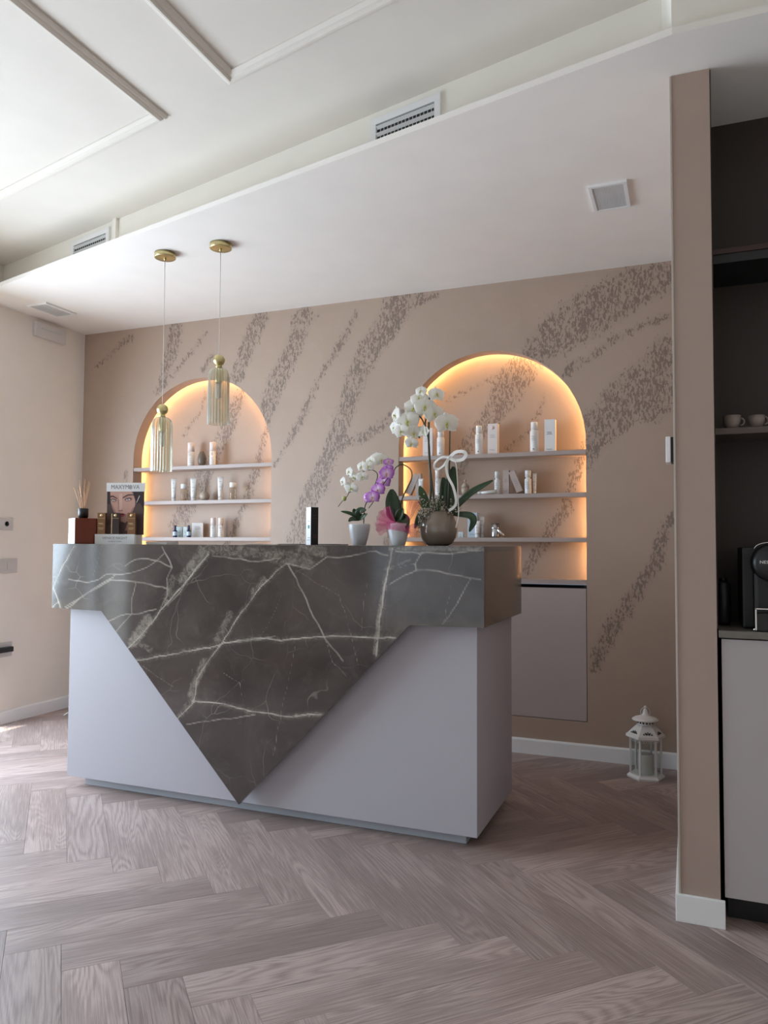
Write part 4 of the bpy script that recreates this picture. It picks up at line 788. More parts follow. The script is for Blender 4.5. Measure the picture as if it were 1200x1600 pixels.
        MB().lathe([(r * 1.005, h * .62), (r * 1.02, h * .64), (r * 1.02, h * .68), (r * 1.005, h * .70)], 32, capb=False, capt=False).build('band', M['silver'], t)
    for ch in t.children:
        if ch.name.startswith('label_print'): ch['kind'] = 'stuff'
    return t
M['ppinkcap'] = mat('blush_cap', (.80, .70, .66), .35); M['ppinkbox'] = mat('blush_white_carton', (.80, .72, .69), .45); M['navycap'] = mat('dark_navy_print', (.02, .03, .08), .35)
PD = DATA['PRODUCTS']; z1, z2, z3 = [s + .0006 for s in SH]
def put(row, zs, i, kind, label, **k): x, z, r = PD[row][i]; return mk(kind, x, zs, z, r, label, rz=.40 if row[0] == 'L' else 0.0, **k)
G1 = 'skincare products on the left niche shelves'; G2 = 'skincare products on the right niche shelves'
put('L1', z1, 0, 'airless', 'white straight bottle on left niche top shelf, nearer the lower pendant', grp=G1)
put('L1', z1, 1, 'vase', 'small mottled brown vase between two white bottles, left niche')
put('L1', z1, 2, 'airless', 'blush and white bottle right of the mottled vase, left niche top shelf', grp=G1)
put('L2', z2, 0, 'tube', 'white cream tube at the left end of left niche middle shelf', grp=G1)
put('L2', z2, 1, 'vial', 'clear white-capped bottle between the two leftmost tubes, left niche', grp=G1)
put('L2', z2, 2, 'tube', 'white cream tube just left of the beige bud vase', grp=G1)
put('L2', z2, 3, 'budvase', 'round beige bud vase with thin neck, left niche middle shelf')
put('L2', z2, 4, 'tube', 'white cream tube just right of the beige bud vase', grp=G1)
put('L2', z2, 5, 'vial', 'clear white-capped bottle at the right end of left niche middle shelf', grp=G1)
put('L3', z3, 0, 'dropper', 'leftmost small blue dropper bottle, left niche lowest shelf', grp=G1, y=4.095)
put('L3', z3, 1, 'box', 'small white box behind the leftmost blue dropper bottle', grp=G1, y=4.143, tone='pmint')
put('L3', z3, 2, 'box', 'narrow white box between the two blue dropper bottles', grp=G1, tone='pmint', y=4.135)
put('L3', z3, 3, 'dropper', 'small blue dropper bottle in front of a wide white box', grp=G1, y=4.092)
put('L3', z3, 4, 'flatbox', 'wide white box behind the right-hand blue dropper bottle', grp=G1, y=4.15)
put('L3', z3, 5, 'airless', 'left one of the two white bottles side by side, left niche', grp=G1)
put('L3', z3, 6, 'airless', 'right one of the two white bottles side by side, left niche', grp=G1)
put('R1', z1, 0, 'box', 'white box behind the big orchid, right niche top shelf', grp=G2, tone='ppinkbox')
put('R1', z1, 1, 'pump', 'white pump bottle behind the orchid stems, right niche top shelf', grp=G2)
put('R1', z1, 2, 'pump', 'white pump bottle left of a pink-emblem box, right niche top shelf', grp=G2)
put('R1', z1, 3, 'box', 'white box with pink round emblem in the middle of right top shelf', grp=G2, tone='ppinkbox')
put('R1', z1, 4, 'pump', 'white pump bottle left of the tallest box, right niche top shelf', grp=G2)
put('R1', z1, 5, 'flatboxtall' if 0 else 'box', 'tallest white box at the right end of the right top shelf', grp=G2, tone='pwhite2') if 0 else None
x, z, r = PD['R1'][5]; t = thing('product_box', (x, PY, z1), 'tallest white box at the right end of the right top shelf', 'box', G2, FACE)
MB().box(-r * .9, r * .9, -.022, .022, 0, z - z1, .0006).build('carton', M['pwhite'], t); b_ = MB(); lines(b_, r * .5, (z - z1) * .60, 3, -.0222, .002, .006); lines(b_, r * .6, .014, 2, -.0222, .001, .004); b_.build('label_print', M['navycap'], t)['kind'] = 'stuff'
put('R2', z2, 0, 'box', 'upright pale grey box at the left end of the right middle shelf', grp=G2, tone='pbeige')
put('R2', z2, 1, 'tube', 'small white tube beside the upright grey box, right niche', grp=G2, y=4.092)
put('R2', z2, 2, 'airless', 'tall striped white bottle behind the orchid, right middle shelf', grp=G2)
put('R2', z2, 3, 'pot', 'small beige lidded pot with knob behind the orchid, right niche')
put('R2', z2, 4, 'roll', 'white capped bottle at the tip of the long orchid leaf', grp=G2, y=4.130)
put('R2', z2, 5, 'box', 'upright beige-grey box in the middle of the right middle shelf', grp=G2, tone='pbeige')
put('R2', z2, 6, 'roll', 'rightmost white bottle on the right niche middle shelf', grp=G2)
x, z, r = PD['R2'][6]; mk('tube', x + .034, z2, z - .016, .010, 'slim white tube tucked right of the rightmost bottle', G2, y=4.13)
# leaning cartons
def lean(x, zs, h, w, ang, label):
    t = thing('leaning_box', (x, PY, zs), label, 'box', G2, 0); t.rotation_euler = (0, R(ang), 0)
    o = w / 2
    MB().box(-o, o, -.015, .015, 0, h, .0006).build('carton', M['pbeige'], t); b = MB(); lines(b, w * .32, h * .6, 4, -.0152, .0012, .012); b.build('label_print', M['pgrey'], t)
lean(-.855, z2 + .0125, .122, .034, -22, 'beige-grey box leaning left against the upright box')
lean(-1.505, z2 + .0125, .122, .034, 26, 'pale box leaning at the far left end of the right middle shelf')
t = thing('lying_tube', (-1.085, 4.085, z2 + .008), 'small white tube lying on the right middle shelf', 'tube', G2, 0)
b_ = MB(); b_.lathe([(.006, 0), (.0075, .002), (.0075, .018), (.0055, .020)], 16); b_.build('cap', M['pwhite'], t, (0, 0, 0), (0, R(84), 0)); b_ = MB(); b_.lathe([(.007, .021), (.009, .05), (.011, .105)], 16); b_.build('body', M['pwhite'], t, (0, 0, 0), (0, R(86.5), 0))
put('R3', z3, 0, 'box', 'tiny white box on the right lowest shelf behind the big vase', grp=G2, tone='pmint')
put('R3', z3, 1, 'box', 'pale blue-grey box behind the drooping orchid leaf', grp=G2, tone='pblue')
mk('tube', -1.088, z3, 1.235, .015, 'short white tube in front of the pale blue box', G2, y=4.087, tone='pwhite')
put('R3', z3, 2, 'tube', 'white tube just right of the pale blue box, lowest shelf', grp=G2)
put('R3', z3, 3, 'cup', 'shiny metal cup on the right lowest shelf', grp=None)
t = thing('silver_tube', (-.965, 4.10, z3), 'small silver tube leaning against the metal cup', 'tube', None, 0)
b_ = MB(); b_.lathe([(.008, 0), (.009, .02), (.007, .045), (.003, .052)], 14); b_.build('body', M['chrome'], t, (.022, 0, .0085), (0, R(-42), 0))

# ================================================================ ON THE DESK
ZD = ZT + .0006
# reed diffuser
t = thing('reed_diffuser', (-2.600, 2.730, ZD), 'dark amber cube reed diffuser with white side label and rattan reeds', 'diffuser', None, R(60))
MB().box(-.050, .050, -.050, .050, 0, .118, .004).build('bottle', M['amber'], t)
MB().box(-.0508, -.0501, -.047, .047, .002, .116).build('side_label', M['pwhite'], t)
MB().box(-.0512, -.0509, -.006, .008, .006, .020).build('label_print', M['pgrey'], t)
MB().lathe([(.020, .1185), (.020, .123), (.0225, .123), (.0225, .163), (.019, .164), (.019, .132)], 28, capt=False).build('neck_ring', M['black'], t)
for dx, dy, tx, ty, hh in ((-.006, 0, -.046, -.006, .295), (-.002, .004, -.014, .012, .290), (0, -.004, -.003, -.012, .296), (.002, .002, .010, .020, .286), (.004, -.003, .026, -.006, .275), (.006, .003, .040, .012, .292), (.003, .0, .033, -.02, .262), (-.003, -.003, -.022, -.02, .255)):
    MB().tube([(dx, dy, .125), (ty * 1.6, tx * 1.15 + .004, hh)], .0019, 6).build('reed', M['reed'], t)
t = thing('small_jar', (-2.650, 2.890, ZD), 'small jar with purple lid half hidden beside the diffuser', 'jar')
MB().lathe([(.022, 0), (.024, .003), (.024, .062), (.020, .066)], 24).build('glass_body', M['glassclear'], t); MB().lathe([(.020, .003), (.020, .060), (0, .060)], 20).build('contents', M['pgrey'], t)
MB().lathe([(.0245, .068), (.025, .098), (.022, .100)], 24).build('lid', M['purple'], t)

# counter display: frame turned to the camera
t = thing('counter_display', (-2.435, 2.80, ZD), 'counter display with poster of a woman and a white header', 'display', None, .30); t.scale = (.83, .83, 1)
W2, HP = .107, .286
MB().box(-.135, .092, -.045, -.043, 0, .045, .0003).build('front_panel', M['pwhite'], t)
b_ = MB(); b_.box(-.130, .100, -.043, .040, 0, .043); b_.build('base_box', M['leftwallplate'], t)
MB().box(-W2 + .004, W2 + .004, .030, .034, .0432, HP).build('backboard', M['darkbrown'], t)
MB().box(-W2 - .000, W2 + .010, .0270, .0295, .245, HP, .0003).build('header', M['pwhite'], t)
def flat(c): return mat('print_%02x%02x%02x' % tuple(int(v * 255) for v in c), c, .35, var=0.0)
text_mesh('MAXYM', .028, M['pgrey'], t, (-.028, .0266, .2655), (R(90), 0, 0), sx=1.08, ext=.0002)
text_mesh('VA', .028, M['pgrey'], t, (.066, .0266, .2655), (R(90), 0, 0), sx=1.08, ext=.0002)
b_ = MB()
for i in range(10): a = 2 * math.pi * i / 10; b_.lathe([(.0021, -.0002), (.0021, .0002)], 8, (.0335 + .0085 * math.cos(a), .0085 * math.sin(a), 0))
for i in range(5): a = 2 * math.pi * i / 5; b_.lathe([(.0021, -.0002), (.0021, .0002)], 8, (.0335 + .0038 * math.cos(a), .0038 * math.sin(a), 0))
b_.build('dotted_emblem', M['pgrey'], t, (0, .0266, .2655), (R(90), 0, 0))
text_mesh('VENICE NIGHT', .0165, M['pgrey'], t, (-.020, -.0455, .027), (R(90), 0, 0), sx=1.3, ext=.0002)
text_mesh('ULTIMATE STORIES', .0075, M['pgrey'], t, (-.020, -.0455, .012), (R(90), 0, 0), sx=1.2, ext=.0002)
# printed portrait, a layered flat print (u, v) in poster fractions
PC = dict(bg=(.17, .11, .10), hair=(.035, .022, .022), hair2=(.10, .06, .055), skin=(.62, .36, .29), skin2=(.44, .22, .18), skin3=(.70, .46, .39), eye=(.09, .06, .06), iris=(.42, .42, .45), brow=(.09, .045, .04), lip=(.22, .03, .04), lip2=(.45, .14, .15), wand=(.75, .70, .70), white=(.78, .74, .72))
PK = list(PC); PM = [flat(PC[k]) for k in PK]; pr = MB(); lay = [0]
def poly(k, pts):
    lay[0] += 1; y = -.00012 * lay[0]; pr.add([(-W2 + .004 + u * 2 * W2, .0299 + y, .0435 + v * .2015) for u, v in pts], [tuple(range(len(pts)))], PK.index(k))
def ell(k, cx, cy, rx, ry, rot=0, n=18):
    c, s_ = math.cos(R(rot)), math.sin(R(rot)); poly(k, [(cx + rx * math.cos(a) * c - ry * math.sin(a) * s_, cy + rx * math.cos(a) * s_ + ry * math.sin(a) * c) for a in [2 * math.pi * i / n for i in range(n)]])
poly('bg', [(0, 0), (1, 0), (1, 1), (0, 1)])
poly('hair2', [(0, .2), (.2, .3), (.16, .72), (.10, 1), (0, 1)]); poly('hair', [(0, .72), (.10, .70), (.14, 1), (0, 1)]); poly('hair', [(.70, 1), (1, 1), (1, .3), (.86, .40), (.80, .72)])
poly('skin', [(.08, 1), (.10, .75), (.16, .58), (.25, .44), (.36, .32), (.50, .27), (.60, .36), (.68, .50), (.76, .66), (.76, .80), (.70, .95), (.66, 1)])
poly('skin2', [(.12, .74), (.16, .58), (.25, .44), (.36, .32), (.40, .31), (.28, .46), (.20, .60)]); poly('skin2', [(.58, .36), (.68, .50), (.76, .66), (.70, .62), (.60, .45), (.53, .35)])
poly('skin3', [(.33, .95), (.41, .95), (.41, .62), (.37, .56), (.33, .60)]); poly('skin2', [(.29, .82), (.33, .80), (.335, .60), (.31, .58)])
ell('skin2', .37, .555, .07, .016); ell('brow', .33, .553, .014, .008); ell('brow', .415, .56, .014, .008)
ell('skin2', .18, .80, .085, .045, -8); ell('skin2', .58, .82, .11, .05, 8)
ell('eye', .18, .805, .072, .026, -10); ell('eye', .58, .822, .088, .028, 6); ell('white', .18, .797, .05, .016, -8); ell('white', .575, .812, .062, .017, 6); ell('iris', .185, .797, .020, .016); ell('iris', .57, .812, .023, .017); ell('eye', .185, .797, .009, .009); ell('eye', .57, .812, .010, .010)
poly('brow', [(.08, .90), (.16, .91), (.28, .845), (.285, .825), (.16, .875), (.08, .86)]); poly('brow', [(.42, .865), (.56, .935), (.70, .94), (.76, .90), (.69, .915), (.57, .905), (.43, .845)])
poly('lip', [(.26, .455), (.33, .50), (.38, .485), (.43, .50), (.52, .465), (.42, .452), (.34, .452)]); poly('lip2', [(.28, .450), (.35, .447), (.43, .447), (.51, .460), (.44, .415), (.35, .412)])
poly('hair2', [(.55, 0), (1, 0), (1, .6), (.90, .74), (.78, .70), (.66, .40), (.56, .25)]); poly('skin2', [(.58, .28), (.66, .34), (.72, .24), (.62, .10), (.50, .10)]); poly('skin', [(.55, .20), (.70, .30), (.74, .26), (.60, .14)])
poly('wand', [(.80, .74), (.815, .745), (.895, .90), (.875, .905)])
pr.build('portrait_print', PM, t)
for x, label, m2 in ((-.128, 'bronze', 'bronze'), (-.048, 'amber', 'darkbrown'), (.044, 'bronze', 'bronze')):
    b_ = thing('lip_gloss_box', (0, 0, 0), {-.128: 'bronze lip gloss box at left on the white display base', -.048: 'dark middle box with gold edge on the display base', .044: 'bronze lip gloss box at right on the white display base'}[x], 'box', 'boxes on the counter display')
    b_.location = Vector((-2.435, 2.80, ZD + .0436)) + Matrix.Rotation(.30, 3, 'Z') @ (Vector((x + .02, -.016, 0)) * .83); b_.rotation_euler = (0, 0, .30 + R(10)); b_.scale = (.88, .88, 1)
    MB().box(-.020, .020, -.016, .016, 0, .100, .0006).build('carton', M[m2], b_)
    p = MB(); p.lathe([(.0075, -.0003), (.0075, .0003)], 14, (0, -.088, .0), 0); p.build('round_emblem', M['goldprint'], b_, (0, -.0164, 0), (R(90), 0, 0)).rotation_euler = (R(-90), 0, 0)
    p = MB(); p.box(-.018, .018, -.0167, -.0163, .074, .0752)
    if m2 == 'darkbrown': p.box(-.020, -.016, -.0167, -.0163, .004, .096)
    else: p.box(-.014, .008, -.0167, -.0163, .050, .0530); p.box(-.010, .012, -.0167, -.0163, .046, .0472); p.box(-.014, .014, -.0167, -.0163, .030, .0315); p.box(-.014, .010, -.0167, -.0163, .024, .0255)
    p.build('gold_print', M['goldprint'], b_)

# tall carton, papers and tray
t = thing('tall_box', (-1.478, 2.86, ZD), 'tall black box with a white spine standing alone on the desk', 'box', None, R(64))
MB().box(-.0205, .0185, -.0165, .0165, 0, .160, .0006).build('carton', M['black'], t)
MB().box(-.0211, -.0206, -.0163, .0163, .0005, .1595).build('white_side', M['pwhite'], t)
p = MB(); p.box(-.0214, -.0212, -.008, .004, .07, .084); p.build('green_print', M['teal'], t)
p = MB(); p.box(-.0214, -.0212, -.012, .010, .020, .022); p.box(-.0214, -.0212, -.012, .004, .030, .032); p.box(-.0214, -.0212, -.010, .006, .10, .102); p.build('grey_print', M['pgrey'], t)
for z in (.030, .036, .042, .11, .125): MB().box(-.010, .012, -.0170, -.0166, z, z + .0016).build('red_print', M['lipred'] if 'lipred' in M else M.setdefault('lipred', mat('dull_red_print', (.16, .03, .04), .4)), t)
t = thing('notepad', (-2.30, 2.92, ZD), 'small white notepad lying flat right of the display', 'notepad', None, .1)
MB().box(-.055, .055, -.05, .05, 0, .010, .001).build('pages', M['pwhite'], t)
MB().box(-.055, .055, .040, .051, .0102, .0125).build('binding', M['pgrey'], t)
for x, y, lb in ((-1.76, 2.93, 'loose white sheets lying flat on the desk, middle'), ):
    t = thing('paper_stack', (x, y, ZD), lb, 'paper', None, .2)
    for i in range(3): MB().box(-.07, .07, -.05, .05, i * .0012, i * .0012 + .0010).build('sheet', M['pwhite'], t, (i * .004, -i * .003, 0), (0, 0, i * .06))
t = thing('slim_tray', (-1.50, 2.96, ZD), 'thin dark tray lying flat behind the tall black box', 'tray', None, 0)
MB().box(-.17, .12, -.05, .05, 0, .003, .001).build('tray_base', M['stone'], t); p = MB(); p.box(-.17, .12, -.052, -.050, 0, .005); p.box(-.17, .12, .050, .052, 0, .005); p.build('rim', M['stone'], t)

# ---------------------------------------------------------------- orchids
def petal_mesh(L_, Wd, tip=0.55, cup_=.25, round_=1.0, nu=10, nv=4):
    vs = []; fs = []
    for i in range(nu + 1):
        u = i / nu; wv = Wd / 2 * max(0.0, math.sin(math.pi * min(1.0, (u * .975 + .02)) ** tip)) ** (.55 * round_)
        if i == 0: wv = Wd * .08
        for j in range(-nv, nv + 1):
            v = j / nv; vs.append((v * wv, u * L_ * (1 - .05 * v * v), cup_ * L_ * (u * u * -.5 + .25 * u) - .10 * Wd * v * v * (1 if cup_ >= 0 else -1)))
    m_ = 2 * nv + 1
    for i in range(nu):
        for j in range(2 * nv): fs.append((i * m_ + j, i * m_ + j + 1, (i + 1) * m_ + j + 1, (i + 1) * m_ + j))
    return vs, fs
def bloom_meshes(kind):
    # unit-radius bloom facing +Z, up = +Y
    pet = MB(); c = 0
    def addp(L_, Wd, ang, z, mi, cup_=.25, tip=.55, rnd=1.0):
        vs, fs = petal_mesh(L_, Wd, tip, cup_, rnd); ca, sa = math.cos(R(ang)), math.sin(R(ang))
        pet.add([(x * ca - y * sa, x * sa + y * ca, zz + z) for x, y, zz in vs], fs, mi, True)
    addp(1.0, .78, 0, -.05, 0, .2, .62); addp(.95, .68, 128, -.05, 0, .15, .62); addp(.95, .68, -128, -.05, 0, .15, .62)
    addp(1.02, 1.30, 72, .03, 1, .22, .75, .8); addp(1.02, 1.30, -72, .03, 1, .22, .75, .8)
    lip = MB()
    for an in (150, -150):
        vs, fs = petal_mesh(.34, .22, .6, -.6); ca, sa = math.cos(R(an)), math.sin(R(an)); lip.add([(x * ca - y * sa, x * sa + y * ca, zz + .14) for x, y, zz in vs], fs, 0, True)
    vs, fs = petal_mesh(.46, .20, .5, -.9); lip.add([(x, -y, zz + .16) for x, y, zz in vs], fs, 1, True)
    lip.sphere((0, .02, .14), .085, 1, (.8, 1.1, 1.2), 8, 6)
    return pet, lip
def mat_purple():
    m = bpy.data.materials.new('purple_orchid_petal'); m.use_nodes = True; t = NT(m); t.b = t.n['Principled BSDF']; co = t.coord()
    ln = t.node('ShaderNodeVectorMath', operation='LENGTH'); t.link(co, ln.inputs[0]); f = t.ramp(t.math('ADD', ln.outputs['Value'], t.math('MULTIPLY', t.noise(co, 6, 2), .35)), .25, 1.15)
    t.link(t.mix(f, (.78, .55, .80), (.40, .08, .48)), t.b.inputs['Base Color']); t.b.inputs['Roughness'].default_value = .45; return m
def mat_whitepetal():
    m = bpy.data.materials.new('white_orchid_petal_veined'); m.use_nodes = True; t = NT(m); t.b = t.n['Principled BSDF']; co = t.coord()
    ln = t.node('ShaderNodeVectorMath', operation='LENGTH'); t.link(co, ln.inputs[0]); f = t.ramp(ln.outputs['Value'], .05, .42)
    t.link(t.mix(f, (.76, .75, .50), (.93, .92, .88)), t.b.inputs['Base Color']); t.b.inputs['Roughness'].default_value = .5
    tr = t.node('ShaderNodeBsdfTranslucent'); tr.inputs[0].default_value = (.85, .84, .72, 1); mx = t.node('ShaderNodeMixShader'); mx.inputs[0].default_value = .33
    t.link(t.b.outputs[0], mx.inputs[1]); t.link(tr.outputs[0], mx.inputs[2]); t.link(mx.outputs[0], t.n['Material Output'].inputs[0]); return m
M['ppetal'] = mat_purple(); M['wpetal'] = mat_whitepetal(); M['liporange'] = mat('orange_lip', (.60, .30, .05), .5)
pw, lw_ = bloom_meshes('w'); PWH = pw.mesh('petals', [M['wpetal'], M['wpetal']]); LWH = lw_.mesh('lip', [M['wpetal'], M['lip']])
pw, lw_ = bloom_meshes('p'); PPU = pw.mesh('petals', [M['ppetal'], M['ppetal']]); LPU = lw_.mesh('lip', [M['ppetal'], M['liporange']])
rng = random.Random(3)
def blooms(t, items, y, petals, lip, ox, oz, scale=1.0):
    for i, (x, z, r, az, el) in enumerate(items):
        fl_ = bpy.data.objects.new('flower', petals); COL.objects.link(fl_); fl_.parent = t
        base = -0.25      # the camera sees the desk from the right, blooms are turned mostly that way
        a = R(az) + base * -1; e_ = R(el)
        d = Vector((math.sin(a), -math.cos(a), 0)) * math.cos(e_) + Vector((0, 0, math.sin(e_)))
        up = Vector((0, 0, 1)); xa = up.cross(d).normalized(); ya = d.cross(xa)
        m = Matrix((xa, ya, d)).transposed().to_4x4() @ Matrix.Rotation(R(rng.uniform(-14, 14)), 4, 'Z')
        fl_.matrix_local = Matrix.Translation((x - ox, rng.uniform(-.025, .02) - .01, z - oz)) @ m @ Matrix.Scale(r * scale, 4)
        lp = bpy.data.objects.new('lip', lip); COL.objects.link(lp); lp.parent = fl_
def stems(t, lists, y, ox, oz, rad, m='stem', dy=0.0):
    for l in lists:
        p = spline([(x - ox, dy * math.sin(i), z - oz) for i, (x, z) in enumerate(l)], 6); n = len(p)
        MB().tube(p, [rad * (1 - .45 * k / (n - 1)) for k in range(n)], 7).build('stem', M[m], t)
def leaf(t, l, w, ox, oz, m='leaf', face=(0.25, -1, .35), dy=0.0):
    P = spline([(x - ox, dy * k, z - oz) for k, (x, z) in enumerate(l)], 7); n = len(P); vs = []; fs = []; fc = Vector(face).normalized()
    for i, p in enumerate(P):
        u = i / (n - 1); tg = (P[min(i + 1, n - 1)] - P[max(i - 1, 0)]).normalized(); sd = tg.cross(fc).normalized(); nn = sd.cross(tg)
        wv = w / 2 * max(.02, (math.sin(math.pi * min(1, u * .88 + .10))) ** .6)
        for j in (-1, -.5, 0, .5, 1): vs.append(p + sd * wv * j + nn * abs(j) * wv * .35)
        for j in (1, .5, 0, -.5, -1): vs.append(p + sd * wv * j + nn * (abs(j) * wv * .35 - .0014))
    for i in range(n - 1):
        for k in range(10): k2 = (k + 1) % 10; fs.append((i * 10 + k, i * 10 + k2, i * 10 + 10 + k2, i * 10 + 10 + k))
    fs.append(tuple(range(10))[::-1]); fs.append(tuple(range((n - 1) * 10, n * 10)))
    MB().add(vs, fs, 0, True).build('leaf', M[m], t)

# large white orchid in the round taupe vase
(bx, bz), br, btop = DATA['BIGPOT']; t = thing('orchid_plant', (bx, 2.92, ZD), 'tall white orchid with a satin bow in a round taupe vase', 'orchid')
H_ = btop - ZD; r0 = br
prof = [(r0 * .50, 0), (r0 * .72, H_ * .06), (r0 * .92, H_ * .24), (r0, H_ * .46), (r0 * .95, H_ * .68), (r0 * .80, H_ * .88), (r0 * .66, H_ * .985), (r0 * .63, H_), (r0 * .60, H_ * .985), (r0 * .60, H_ * .86)]
MB().lathe(prof, 56, capt=False).build('vase', M['pottaupe'], t)
MB().lathe([(r0 * .615, H_ * .86), (r0 * .5, H_ * .89), (0, H_ * .90)], 24, capb=False).build('bark_mulch', M['bark'], t)
stems(t, DATA['BIGSTEM'], 0, bx, ZD, .0050)
blooms(t, DATA['BIG'], 0, PWH, LWH, bx, ZD, 1.30)
for l, w, m_, dy in zip(DATA['BIGLEAF'], (.028, .052, .036, .030, .046, .032), ('leaf', 'leaf', 'leaf2', 'leaf', 'leaf', 'leaf'), (-.008, .012, -.014, -.02, .015, -.02)): leaf(t, l, w, bx, ZD, m_, dy=dy)
bw = DATA['BOW']; bo = MB()
for k, w, a, b2 in (('l', .009, -.02, .010), ('r', .014, -.02, -.012)):
    P = spline([(x - bx, -.03 + b2 * math.sin(math.pi * i / 7), z - ZD) for i, (x, z) in enumerate(bw[k])], 6); bo.ribbon(P, w, (.2, -.85, .5) if k == 'l' else (.1, -1, .25))
bo.sphere((bw['l'][0][0] - bx, -.034, bw['l'][0][1] - ZD), .007, seg=10, rings=8); ob = bo.build('bow', M['satin'], t)
for k, w in (('t1', .010), ('t2', .0035)):
    P = spline([(x - bx, -.036 - .055 * min(1, i / 4), z - ZD) for i, (x, z) in enumerate(bw[k])], 6); MB().ribbon(P, w, (.3, -1, 0)).build('ribbon_tail', M['satin'], t)
fi = MB(); rg = random.Random(5)
for i in range(150):
    a = rg.uniform(0, 2 * math.pi); rr = r0 * rg.uniform(.15, .62); b0 = Vector((rr * math.cos(a), rr * math.sin(a) * .9, H_ * .93)); out_ = Vector((math.cos(a), math.sin(a), 0))
    droop = i % 3 == 0
    if droop: a = rg.uniform(R(180), R(255)); out_ = Vector((math.cos(a), math.sin(a), 0)); b0 = out_ * r0 * .5 + Vector((0, 0, H_ * .97)); tp = out_ * r0 * rg.uniform(.95, 1.10) + Vector((0, 0, H_ * rg.uniform(.45, .98))); md = out_ * r0 * .85 + Vector((0, 0, H_ * 1.05))
    else: tp = b0 + out_ * rg.uniform(.0, .065) + Vector((0, 0, rg.uniform(.005, .075))); md = (b0 + tp) / 2 + out_ * .006
    fi.tube(spline([b0, md, tp], 3), .0006, 4, 2)
    for k in range(7):
        f = rg.uniform(.35, 1.05); q = b0.lerp(md, f * 2) if f < .5 else md.lerp(tp, f * 2 - 1); q = q + Vector([rg.uniform(-.007, .007) for _ in range(3)]); fi.sphere(q, rg.uniform(.0014, .0028), 0 if rg.random() < .72 else 1, (1, 1, 1.3), 5, 3)
    if not droop and i % 2: fi.ribbon([b0, md, tp * .8 + b0 * .2], .004, (0, -1, .3), 2)
setp(fi.build('filler_sprigs', [mat('dried_white_buds', (.62, .58, .48), .7), mat('dried_mauve_buds', (.20, .10, .10), .7), M['leaf2']], t), kind='stuff')

def smallpot(t, r, h, m='potwhite'):
    MB().lathe([(r * .56, 0), (r * .62, h * .03), (r * .80, h * .35), (r * .94, h * .68), (r, h * .90), (r * .985, h * .965), (r * .95, h), (r * .90, h * .985), (r * .90, h * .86)], 48, capt=False).build('pot', M[m], t)
    MB().lathe([(r * .91, h * .87), (r * .6, h * .92), (0, h * .93)], 20, capb=False).build('bark_mulch', M['bark'], t)
(bx, bz), br, btop = DATA['WHITEPOT']; t = thing('orchid_plant', (bx, 2.99, ZD), 'small arching white orchid in a white pot, left of the purple one', 'orchid')
smallpot(t, br, btop - ZD); stems(t, DATA['WHITESTEM'], 0, bx, ZD, .0024); blooms(t, DATA['WHITE'], 0, PWH, LWH, bx, ZD, 1.28)
for l, w, m_ in zip(DATA['WHITELEAF'], (.016, .036, .020, .018, .022), ('leaf', 'leaf', 'leaf', 'leaf2', 'leaf2')): leaf(t, l, w, bx, ZD, m_, dy=-.008)
x, z, r = DATA['BUD'][0]; MB().sphere((x - bx, 0, z - ZD), r * .9, 0, (1, 1, 1.15), 12, 8).build('bud', mat('lime_bud', (.45, .50, .18), .45), t)
(bx, bz), br, btop = DATA['PURPLEPOT']; t = thing('orchid_plant', (bx, 2.84, ZD), 'purple orchid in a white pot wrapped in pink tulle', 'orchid')
smallpot(t, br, btop - ZD); stems(t, DATA['PURPLESTEM'], 0, bx, ZD, .0030); blooms(t, DATA['PURPLE'], 0, PPU, LPU, bx, ZD, 1.15)
for l, w in zip(DATA['PURPLELEAF'], (.062, .040, .040, .046)): leaf(t, l, w, bx, ZD, 'leaf', dy=-.010)
def mat_tulle():
    m = bpy.data.materials.new('pink_tulle'); m.use_nodes = True; t = NT(m); b = t.n['Principled BSDF']; b.inputs['Base Color'].default_value = (.72, .05, .25, 1); b.inputs['Roughness'].default_value = .7
    tr = t.node('ShaderNodeBsdfTransparent'); mx = t.node('ShaderNodeMixShader'); t.link(t.ramp(t.noise(t.coord(), 60, 2), .2, .9), mx.inputs[0]); mx.inputs[0].default_value = .5
    f = t.math('ADD', t.math('MULTIPLY', t.noise(t.coord(), 60, 2), .4), .20); t.link(f, mx.inputs[0]); t.link(tr.outputs[0], mx.inputs[1]); t.link(b.outputs[0], mx.inputs[2]); t.link(mx.outputs[0], t.n['Material Output'].inputs[0]); return m
M['tulle'] = mat_tulle(); Hp = btop - ZD; tu = MB(); rg = random.Random(8); n = 48; vs = []; fs = []
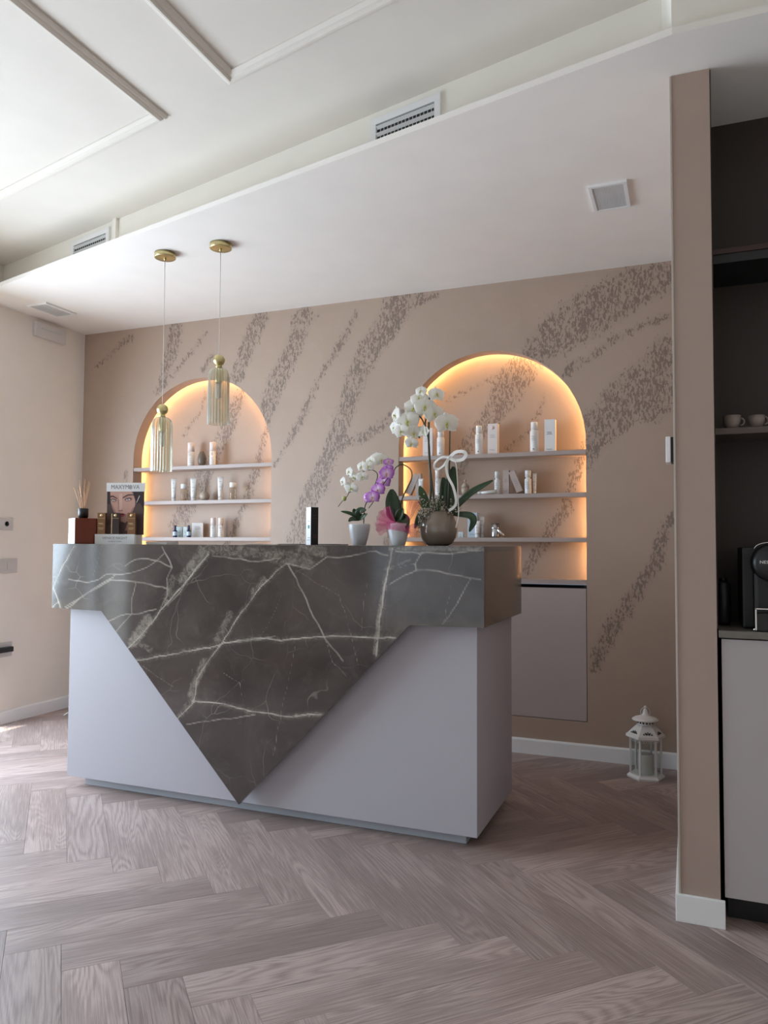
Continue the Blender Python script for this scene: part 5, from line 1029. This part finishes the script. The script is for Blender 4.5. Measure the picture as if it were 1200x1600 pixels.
for j in range(4):
    for i in range(n):
        a = 2 * math.pi * i / n; rr = br * (1.03 + .05 * j / 3) * (1 + .02 * math.sin(9 * a + j)); zz = Hp * (.62 + .13 * j) + .009 * math.sin(a + .8) * -1; vs.append((rr * math.cos(a), rr * math.sin(a), zz))
for j in range(3):
    for i in range(n): k = (i + 1) % n; fs.append((j * n + i, j * n + k, (j + 1) * n + k, (j + 1) * n + i))
tu.add(vs, fs, 0, True)
def puff(c, dirs, L_, w):
    for dx, dz in dirs:
        d = Vector((dx, rg.uniform(-.5, .2), dz)).normalized(); c = Vector(c); s_ = d.cross(Vector((0, 1, 0))).normalized(); K = 6; vs = []; fs = []
        for i in range(K + 1):
            u = i / K
            for j in range(7): v = j / 3 - 1; vs.append(c + d * L_ * u * (1 - .12 * v * v) + s_ * v * w * (u ** .7) + Vector((0, .010 * math.sin(j * 2.1 + i) * u, 0)))
        for i in range(K):
            for j in range(6): fs.append((i * 7 + j, i * 7 + j + 1, i * 7 + j + 8, i * 7 + j + 7))
        tu.add(vs, fs, 0, True)
puff((-.004, -.032, Hp * .98), ((-.8, .60), (-1, .25), (-1, -.12), (-.55, .75), (-.9, -.4)), .078, .026)
puff((.040, -.01, Hp * .95), ((.25, 1.0), (.42, .95)), .105, .012); puff((.036, -.02, Hp * .80), ((1, .15), (.9, -.35), (.7, -.6)), .055, .010)
setp(tu.build('tulle_wrap', M['tulle'], t))

# ---------------------------------------------------------------- floor odds and ends at the far left
t = thing('white_cable', (-3.60, 3.70, 0), 'end of a white cable on the floor behind the desk', 'cable')
MB().tube(spline([(-.105, .06, .006), (-.085, .085, .02), (-.05, .10, .006), (.0, .09, .006), (.10, .0, .006), (.3, .1, .006), (.6, -.02, .006)], 8), .0045, 8).build('cord', M['pwhite'], t)
t = thing('stool_caster', (-3.575, 3.125, 0), 'dark stool caster on the floor at the left edge, built as a plain puck', 'caster')  # caster of an office stool, simplified to a rubber puck
MB().lathe([(.024, .001), (.026, .004), (.025, .022), (.018, .026)], 24).build('rubber_body', M['rubber'], t); MB().lathe([(.010, .0262), (.010, .029), (.006, .030)], 14).build('screw_cap', M['chrome'], t)
